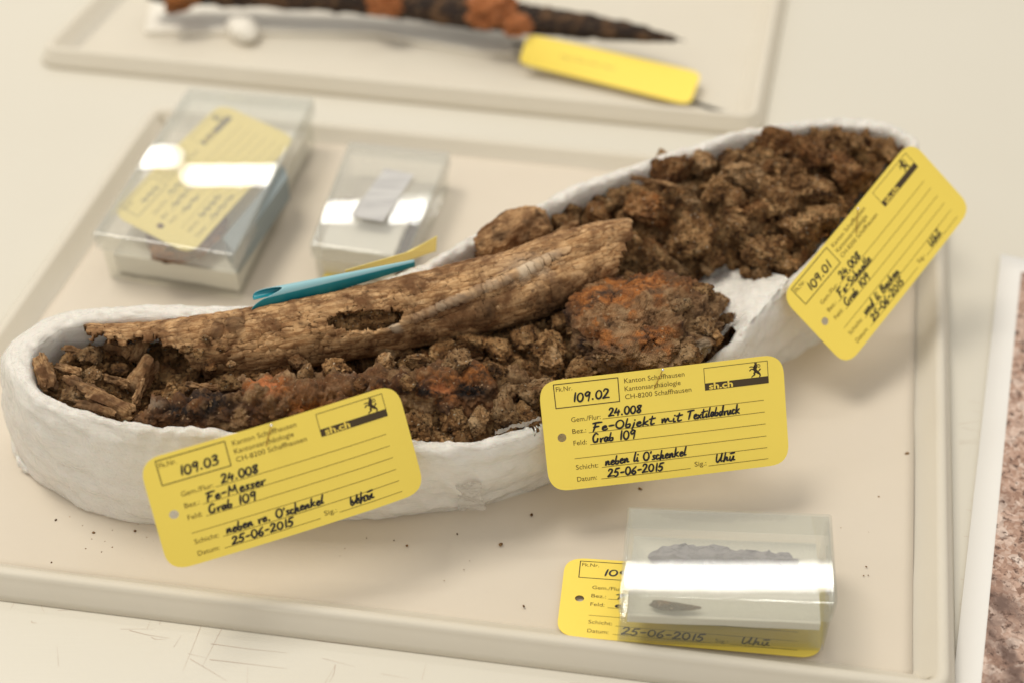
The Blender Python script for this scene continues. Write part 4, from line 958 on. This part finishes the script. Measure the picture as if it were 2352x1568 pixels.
def find_tag(label, corners, writing, curl=lambda a, b: 0.0, pmat='print', cardmat='card', form=True, group='yellow find tags', hole=True, penw=.72):
    f = tag_map(corners, curl); root = thing('find_tag', label, 'tag', tuple(f(W_ / 2, H_ / 2, -.3)), group)
    o = put('card', card_mesh(f, M[cardmat], hole=hole), root); solid(o, .00026, -1)
    if form:
        rb = Ribbons(f); h = .06
        for (x0, y0, x1, y1) in ((23.9, 26.9, 89, 26.8), (17.9, 22, 89.1, 22), (18, 17.2, 89.1, 17.2), (11.3, 12.3, 89.1, 12.3), (21.8, 7.6, 89.1, 7.6), (21.1, 3.0, 57.2, 3.0), (64.7, 3.1, 89.2, 3.1)):
            rb.ribbon(np.linspace((x0, y0), (x1, y1), 24), .2, h)
        rb.build('ruled_lines', M[pmat], root)
        rb = Ribbons(f)
        for a_, b_ in (((5.8, 42.6), (31.3, 42.6)), ((31.3, 42.6), (31.2, 33.1)), ((31.2, 33.1), (5.9, 33.1)), ((5.9, 33.1), (5.8, 42.6))): rb.ribbon(np.linspace(a_, b_, 8), .36, h)
        rb.build('number_frame', M['printdark'], root)
        for s, u0, u1, v in (('Fk.Nr.', 6.6, 13.0, 39.7), ('Kanton Schaffhausen', 33.7, 57.8, 40.1), ('Kantonsarchäologie', 33.6, 56, 36.9), ('CH-8200 Schaffhausen', 33.5, 60.1, 33.7), ('Gem./Flur:', 11.4, 23.1, 27.0), ('Bez.:', 11.4, 16.9, 22.3), ('Feld:', 11.4, 16.7, 17.6), ('Schicht:', 11.4, 20.3, 7.8), ('Datum:', 11.4, 19.3, 3.0), ('Sig.:', 59, 63.8, 3.5)):
            tv, tf = text_mesh(s); k = (u1 - u0) / (tv[:, 0].max() - tv[:, 0].min()); put('printed_text', mesh('printed_text', [f(u0 + (x - tv[:, 0].min()) * k, v + y * 2.75, h) for x, y in tv], tf, M[pmat], False), root)
        # emblem panel
        rb = Ribbons(f)
        for a_, b_ in (((65.7, 42.3), (91.5, 42.3)), ((91.5, 42.3), (91.5, 36.2)), ((65.7, 36.2), (65.7, 42.3))): rb.ribbon(np.linspace(a_, b_, 8), .22, h)
        for k in range(12): rb.poly([(65.6 + 26 * k / 12, 33.4), (65.6 + 26 * (k + 1) / 12, 33.4), (65.6 + 26 * (k + 1) / 12, 36.25), (65.6 + 26 * k / 12, 36.25)], h)
        for q, w0, w1 in RAM: rb.ribbon(catmull([logo_uv(*p) for p in q], False, 4), w0 * .0175, h + .01, w1 * .0175)
        rb.build('emblem_panel', M['printdark'], root)
        tv, tf = text_mesh('sh.ch'); k = 9.4 / (tv[:, 0].max() - tv[:, 0].min()); V0 = []; F0 = []
        for ox, oy in ((-.17, 0), (.17, 0), (0, .10), (0, -.10)):
            b0 = len(V0); V0 += [f(67.4 + ox + (x - tv[:, 0].min()) * k, 33.75 + oy + y * 3.6, h + .05 + .004 * len(F0) / 900) for x, y in tv]; F0 += [tuple(i + b0 for i in q) for q in tf]
        put('emblem_lettering', mesh('emblem_lettering', V0, F0, M['cardtext'], False), root)
    if writing:
        rb = Ribbons(f)
        for k, (s, u0, u1, v, hg) in enumerate(writing): pen(rb, s, u0, u1, v, hg, penw, .12, .004, k)
        rb.build('handwriting', M['ink'], root)
    return root, f
def pin(f, u0, v0, u1, v1, label, up=4.0):
    A = f(u0, v0, up * .55); B = f(u1, v1, .2); C_ = B + (B - A) * .6
    root = thing('pin', label, 'pin', tuple(B), 'pins holding the yellow tags to the cradle')
    def rod(a, b, r, n=8):
        a, b = np.array(a), np.array(b); d = (b - a) / np.linalg.norm(b - a); s = np.cross(d, (0, 0, 1.)); s /= np.linalg.norm(s); t_ = np.cross(s, d); vs = []
        for p in (a, b):
            for k in range(n): vs.append(p + r * (s * math.cos(6.283 * k / n) + t_ * math.sin(6.283 * k / n)))
        return vs, gridfaces(2, n, False, True)
    vs, fs = rod(A, C_, .00022); put('wire', mesh('wire', vs, fs, M['brass']), root)
    v, fc = ico(2); put('head', mesh('head', v * .00062 * np.array([1, 1, .8]) + A, fc, M['steel']), root)

T3 = [Pt(317, 1060, .0602), Pt(911, 880, .0638), Pt(979.5, 1129, .0262), Pt(389, 1314, .0227)]
t3, f3 = find_tag('yellow tag handwritten 109.03 Fe-Messer pinned at the lower left of the cradle', T3,
    [('109.03', 12.7, 27.4, 34.9, 3.5), ('24.008', 26.2, 40.2, 27.6, 3.1), ('Fe-Messer', 19.5, 41.5, 22.4, 3.3), ('Grab 109', 19.0, 37.0, 17.7, 3.3), ("neben re. O'schenkel", 23.2, 60.0, 8.3, 3.3), ('25-06-2015', 24.0, 47.5, 3.6, 3.0), ('Uhü', 69.0, 78.5, 4.3, 3.6), ('u~', 69.5, 78.0, 5.2, 2.2)],
    lambda a, b: .0014 * math.sin(a * 3.1) - .0016 * (b - .5) ** 2 - .0012 * max(0, a - .8) * 5 * (1 - b))
pin(f3, 48.9, 44.0, 45.8, 37.5, 'silver headed brass pin through the tag at lower left, the Fe-Messer one')
T2 = [Pt(1236, 877, .046), Pt(1798, 812, .0472), Pt(1812, 1062, .0113), Pt(1262, 1128, .0102)]
t2, f2_ = find_tag('yellow tag handwritten 109.02 Fe-Objekt mit Textilabdruck pinned below the iron lump', T2,
    [('109.02', 12.5, 27.4, 35.0, 3.5), ('24.008', 26.2, 39.6, 27.7, 3.0), ('Fe-Objekt', 19.4, 44.5, 22.3, 3.4), ('mit', 47.0, 55.5, 22.6, 3.3), ('Textilabdruck', 57.5, 79.0, 22.7, 3.5), ('Grab 109', 18.8, 36.4, 17.7, 3.4), ("neben li O'schenkel", 23.1, 56.0, 8.3, 3.4), ('25-06-2015', 23.6, 46.4, 3.5, 3.1), ('Uhü', 67.6, 75.6, 4.2, 3.4)],
    lambda a, b: .0006 * math.sin(a * 3.1) + .0010 * (1 - b) ** 2)
pin(f2_, 48.9, 44.1, 45.8, 37.5, 'silver headed brass pin in the middle tag below the iron lump')
T1 = [Pn(1793, 681, .0268), Pn(2092, 322, .0611), Pn(2232, 478, .0328), Pn(1945, 842, .0015)]
t1, f1_ = find_tag('yellow tag handwritten 109.01 Fe-Schnalle pinned steeply at the right end', T1,
    [('109.01', 11.5, 27.4, 35.0, 3.6), ('24.008', 26.2, 40.5, 27.4, 3.2), ('Fe-Schnalle', 20.0, 43.0, 22.3, 3.5), ('Grab 109', 19.2, 37.0, 17.6, 3.3), ('und li Becken', 23.0, 49.0, 8.2, 3.4), ('25-06-2015', 23.5, 47.5, 3.5, 3.1), ('Uhü', 69.0, 77.5, 4.0, 3.4)],
    lambda a, b: .0008 * math.sin(a * 3.1), pmat='print')
pin(f1_, 54.0, 43.6, 47.5, 37.0, 'silver headed brass pin in the steep tag at the far right')
# tag under the front clear box
BL = P(1277, 1458, .0012); BR_ = P(1885, 1512, .0012); TL = P(1299, 1279, .0012); TR = P(1899, 1318, .0012)
find_tag('yellow tag lying half under the clear box at the front', [TL, TR, BR_, BL],
    [('109-', 14.5, 27.0, 35.0, 3.6), ('T', 20.5, 24.5, 22.4, 2.6), ('c', 20.5, 23.0, 17.8, 2.4), ('25-06-2015', 24.0, 55.0, 3.4, 3.6), ('Uhü', 68.5, 79.0, 4.0, 3.4)], lambda a, b: .0002)
# tag in the big clear box
find_tag('pale yellow tag with blurred notes lying in the large clear box', [P(256, 492, .0245), P(507, 238, .0235), P(682, 318, .0235), P(437, 587, .0245)],
    [('109.05', 14, 28, 35, 3.4)][:0] + [('~~~', 14, 28, 35, 4), ('~~', 26, 37, 27.6, 4), ('~~~', 20, 38, 22, 4), ('~~', 20, 34, 16, 4), ('~~~~', 22, 40, 8, 4), ('~~~', 24, 44, 3.4, 3)], lambda a, b: 0.001 * math.sin(3.1 * a), cardmat='card_pale')
# curled tag in the far tray
FT = [P(1212, 78, .018), P(1612, 168, .007), P(1584, 242, .002), P(1192, 146, .004)]
find_tag('curled yellow tag lying below the iron blade in the far tray', FT, [('~~~~', 20, 52, 22, 5)], lambda a, b: .003 * (abs(a - .55) * 2) ** 2 - .001 - .004 * b * b, form=False, hole=False)

# ------------------------------------------------------------------ clear boxes
def clear_box(label, top, z1, z0, shrink, skirt, bmat, lmat):
    top = [np.array(q, float) for q in top]; cen = np.mean([q[:2] for q in top], 0)
    root = thing('clear_box', label, 'box', (*cen, z0), 'clear plastic boxes in the near tray')
    def ring(k, z): return [np.array([*(cen + (q[:2] - cen) * k), z if np.isscalar(z) else z[i]]) for i, q in enumerate(top)]
    zt = [q[2] for q in top]
    b = ring(shrink, z0); t_ = ring(.985 * (shrink + 1) / 2, [z - .0016 for z in zt])
    o = put('box_tub', mesh('box_tub', b + t_, [(3, 2, 1, 0), (0, 1, 5, 4), (1, 2, 6, 5), (2, 3, 7, 6), (3, 0, 4, 7)], M[bmat], False), root); solid(o, .0011, -1)
    s = ring(1.0, [z - skirt for z in zt]); u = ring(1.0, zt)
    o = put('box_lid', mesh('box_lid', s + u, [(4, 5, 6, 7), (0, 1, 5, 4), (1, 2, 6, 5), (2, 3, 7, 6), (3, 0, 4, 7)], M[lmat], False), root); bevel(o, .0012, 3); solid(o, .0009, -1)
    return root, ring
def slab(name, poly, z0, z1, mat, parent=None, rough=.0004, label=None, cat=None, n=None):
    bm = bmesh.new(); vs = [bm.verts.new((float(p[0]), float(p[1]), z0)) for p in poly]; f_ = bm.faces.new(vs)
    r = bmesh.ops.extrude_face_region(bm, geom=[f_]); top = [g for g in r['geom'] if isinstance(g, bmesh.types.BMVert)]
    for v_ in top: v_.co.z = z1
    bmesh.ops.recalc_face_normals(bm, faces=bm.faces)
    bmesh.ops.triangulate(bm, faces=bm.faces); bmesh.ops.subdivide_edges(bm, edges=bm.edges, cuts=9 if rough > .001 else 5, use_grid_fill=True)
    for v_ in bm.verts: v_.co += Vector(mnoise.noise_vector(v_.co * (420 if rough > .001 else 180))) * rough
    me = bpy.data.meshes.new(name); bm.to_mesh(me); bm.free(); me.materials.append(mat)
    o = put(name, me, parent)
    if label: tag(o, label, cat)
    return o
# front box
zt = .033
root, ring = clear_box('clear plastic box with greenish lid at the front right, standing on a tag', [P(1424, 1360, zt), P(1925, 1381, zt), P(1911, 1177, zt), P(1442, 1159, zt)], zt, .0016, .985, .0125, 'boxgreen', 'lidgreen')
slab('foam_pad', [q[:2] for q in ring(.91, 0)][0:1] + [q[:2] for q in ring(.91, 0)][1:2] + [q[:2] for q in ring(.91, 0)][2:], 0.0125, .0165, M['foam'], None, .0003, 'pale foam pad lying inside the front clear box', 'foam pad')
slab('foam_block', [q[:2] for q in ring(.55, 0)], .0029, .0126, M['foam'], None, .0002, 'smaller foam block propping the pale pad inside the front clear box', 'foam block')
# jagged grey-purple fragment and a small rusty one on the pad
fr = [P(1490, 1290, .0175)[:2], P(1600, 1292, .0175)[:2], P(1750, 1298, .0175)[:2], P(1830, 1297, .0175)[:2], P(1805, 1283, .0175)[:2], P(1770, 1281, .0175)[:2], P(1700, 1275, .0175)[:2], P(1640, 1266, .0175)[:2], P(1560, 1265, .0175)[:2], P(1510, 1270, .0175)[:2]]
slab('textile_scrap', fr, .0168, .0215, M['purple'], None, .0016, 'jagged purple grey scrap lying in the front clear box', 'textile scrap')
v, v2, f = blob('rust_flake', P(1552, 1392, .019), (.0095, .0013, .0012), (0, 0, -.07), None, 4)
ctr = v2.mean(0); v2 = ctr + (v2 - ctr) * np.c_[np.ones(len(v)), 1.25 - .75 * v[:, 0], 1.25 - .75 * v[:, 0]]
me = mesh('rust_flake', v2, f, M['iron'])
for n_ in ('weave', 'rust', 'dark', 'pale', 'bright', 'tan'): attr(me, n_, np.full(len(v), {'rust': .6, 'dark': .55}.get(n_, 0)))
tag(put('rust_flake', me), 'slender dark rusty flake near the front of the front clear box', 'rust flake')
# large box at the back
root, ring = clear_box('large clear plastic box with yellow tag and blue strip at the back left', [P(209, 537, .030), P(537, 588, .030), P(723, 223, .030), P(432, 197, .030)], .03, -.0004, .95, .009, 'box', 'lidclear')
rg = [q[:2] for q in ring(.88, 0)]
slab('foam_pad', rg, .0015, .012, M['foam'], None, .0005, 'white foam pad filling the large clear box', 'foam pad')
a = P(425, 532, .0195); v, v2, f = blob('rusty_fragment', a, (.018, .020, .0028), (0, 0, -.45), None, 5)
me = mesh('rusty_fragment', v2, f, M['iron'])
for n_ in ('weave', 'rust', 'dark', 'pale', 'bright', 'tan'): attr(me, n_, np.full(len(v), 1.0 if n_ == 'rust' else 0))
tag(put('rusty_fragment', me), 'rusty brown iron fragment under the pale tag in the large clear box', 'iron find')
bs = [P(512, 545, .026), P(538, 580, .026), P(660, 405, .026), P(650, 375, .026)]
slab('blue_strip', [q[:2] for q in bs], .0125, .0255, M['bluegrey'], None, .0003, 'blue grey plastic strip standing at the right inside the large clear box', 'plastic strip')
# small box
root, ring = clear_box('small clear plastic box with grey paper label at the back middle', [P(710, 562, .0225), P(936, 592, .0225), P(1036, 348, .0213), P(800, 322, .0213)], .022, -.0004, .95, .008, 'box', 'lidclear')
rg = ring(.86, 0); fq2 = [rg[0][:2], rg[1][:2] * .86 + rg[0][:2] * .14, (rg[2][:2] * .4 + rg[1][:2] * .6) * .86 + (rg[3][:2] * .4 + rg[0][:2] * .6) * .14, rg[3][:2] * .4 + rg[0][:2] * .6]
slab('foam_pad', fq2, .001, .0165, M['foam'], None, .0006, 'greyish white foam block in the front half of the small clear box', 'foam pad')
slab('iron_sliver', [P(900, 600, .012)[:2], P(922, 602, .012)[:2], P(960, 470, .012)[:2], P(900, 480, .012)[:2]], .001, .0125, NT('dark_rust').set((.055, .03, .02), .7), None, .001, 'dark brown iron sliver beside the foam in the small clear box', 'iron find')
slab('yellow_slip', [P(740, 640, .001)[:2], P(800, 648, .001)[:2], P(815, 610, .001)[:2], P(760, 600, .001)[:2]], .0004, .0008, M['card'], None, .0001, 'small yellow paper slip at the bottom of the small clear box', 'paper slip')
lq = [P(803, 497, .0232), P(880, 511, .0232), P(952, 402, .0226), P(884, 388, .0226)]
me = mesh('paper_label', lq, [(0, 1, 2, 3)], M['grey'], False); o = put('paper_label', me); solid(o, .0002, 1); tag(o, 'small grey paper label stuck on the lid of the small clear box', 'paper label')

# ------------------------------------------------------------------ teal sleeve and tag edge behind the cradle
A = P(562, 694, .0595); B = P(952, 602, .0615)
ax = (B - A) / np.linalg.norm(B - A); up = np.array([0, 0, 1.0]); sd = np.cross(up, ax); sd /= np.linalg.norm(sd)   # sd points away from the viewer
# one sheet: it hangs down in front, then curls over backwards into a loose roll
roll = [(-.0024, -.0100), (-.0026, -.0050), (-.0022, -.0012), (-.0012, .0012), (.0004, .0028), (.0024, .0034), (.0042, .0026), (.0048, .0010), (.0038, -.0006), (.0020, -.0010), (.0004, -.0004), (-.0008, .0006)]
roll = catmull(roll, False, 6); n = 70; nk = len(roll); vs = []
for i in range(n):
    s_ = i / (n - 1)
    for k, (a_, b_) in enumerate(roll):
        kk = k / (nk - 1); st = .17 * math.exp(-((kk - .40) / .17) ** 2) + .05 * min(1, kk / .3)
        ss = st + (1 - st) * s_; tp = .74 * (1 - .78 * ss) + .05
        bow = -.006 * math.sin(math.pi * ss) * 0
        vs.append(A + (B - A) * ss + sd * (a_ * tp) + up * (b_ * tp + bow))
o = put('plastic_sleeve', mesh('plastic_sleeve', vs, gridfaces(n, nk), M['teal'])); o.data.materials.append(M['teal']); o.data.materials.append(M['tealpale'])
m_ = o.modifiers.new('thickness', 'SOLIDIFY'); m_.thickness = .0003; m_.offset = -1; m_.material_offset = -1
for i_, p_ in enumerate(o.data.polygons):
    k = i_ % (nk - 1); p_.material_index = 2 if 15 < k < 44 else 1
tag(o, 'rolled teal blue plastic sleeve tucked behind the back rim', 'plastic sleeve')
qs = [P(790, 636, .056), P(940, 592, .057), P(1002, 556, .057), P(1000, 590, .045), P(800, 660, .045)]
vs = np.array(qs) + np.array([0, .004, 0]); o = put('yellow_card', mesh('yellow_card', vs, [(0, 1, 2, 3, 4)], M['card_pale'], False)); solid(o, .0003)
tag(o, 'pale yellow card edge peeping out behind the teal sleeve', 'card')

# ------------------------------------------------------------------ far tray contents
slab('foam_sheet', [P(330, 60, .004)[:2], P(860, 62, .004)[:2], P(1090, 105, .004)[:2], P(1180, 110, .004)[:2], P(1150, -140, .004)[:2], P(380, -160, .004)[:2]], -.002, .0006, M['foam'], None, .0003, 'white foam sheet under the iron blade in the far tray', 'foam sheet')
kl = [(340, -14, 16), (420, -12, 26), (600, -8, 30), (860, 6, 34), (1080, 30, 42), (1220, 46, 38), (1400, 68, 28), (1500, 82, 18), (1552, 91, 9), (1572, 94, 2)]
kc = np.array([P(u, v, .016) for u, v, r in kl]); kr = np.array([r / pxmm(P(u, v, .016)) for u, v, r in kl])
ns, nt = 260, 48; c, S, U, th = tube(kc, kr, ns, nt); V = np.zeros((ns, nt, 3))
for j, a_ in enumerate(th): V[:, j] = c[:, :3] + (U * math.cos(a_) * .75 + S * math.sin(a_) * 1.1) * c[:, 3:4]
flat = V.reshape(-1, 3); cen = np.repeat(c[:, :3], nt, 0); dr = flat - cen; dr /= np.maximum(np.linalg.norm(dr, axis=1, keepdims=True), 1e-9)
flat += dr * (.0016 * fbm(flat * 110, 4) + .0008 * fbm(flat * 400, 3))[:, None]
blade = thing('iron_knife', 'long dark corroded iron blade with orange rust lumps in the far tray', 'iron find', tuple(kc[4]))
me = mesh('blade', flat, gridfaces(ns, nt, False, True) + [tuple(range(nt)), tuple(range((ns - 1) * nt, ns * nt))], M['iron'])
for n_ in ('weave', 'rust', 'dark', 'pale', 'bright', 'tan'): attr(me, n_, np.full(len(flat), .9 if n_ == 'dark' else 0))
put('blade', me, blade)
for k, (u, v, ru, rv, z) in enumerate(((880, 2, 44, 36, .020), (1128, 22, 56, 44, .022), (1188, 58, 30, 26, .020), (420, -2, 46, 26, .018))):
    p = P(u, v, z); q_, v2, f = blob('rust_lump', p, (ru / pxmm(p), rv / pxmm(p) * 1.1, rv / pxmm(p) * .8), (0, 0, .3 * k), None, 5, (.35, .38, .22))
    me = mesh('rust_lump', v2, f, M['iron'])
    for n_ in ('weave', 'rust', 'dark', 'pale', 'bright', 'tan'): attr(me, n_, np.full(len(q_), {'rust': 1.0, 'bright': .8 if k != 3 else .2}.get(n_, 0)))
    put('rust_lump', me, blade)
v, v2, f = blob('foam_peg', P(556, 66, .003), (.008, .012, .006), (0, 0, .5), None, 4)
tag(put('foam_peg', mesh('foam_peg', v2, f, M['foam'])), 'small white foam peg below the iron blade', 'foam peg')
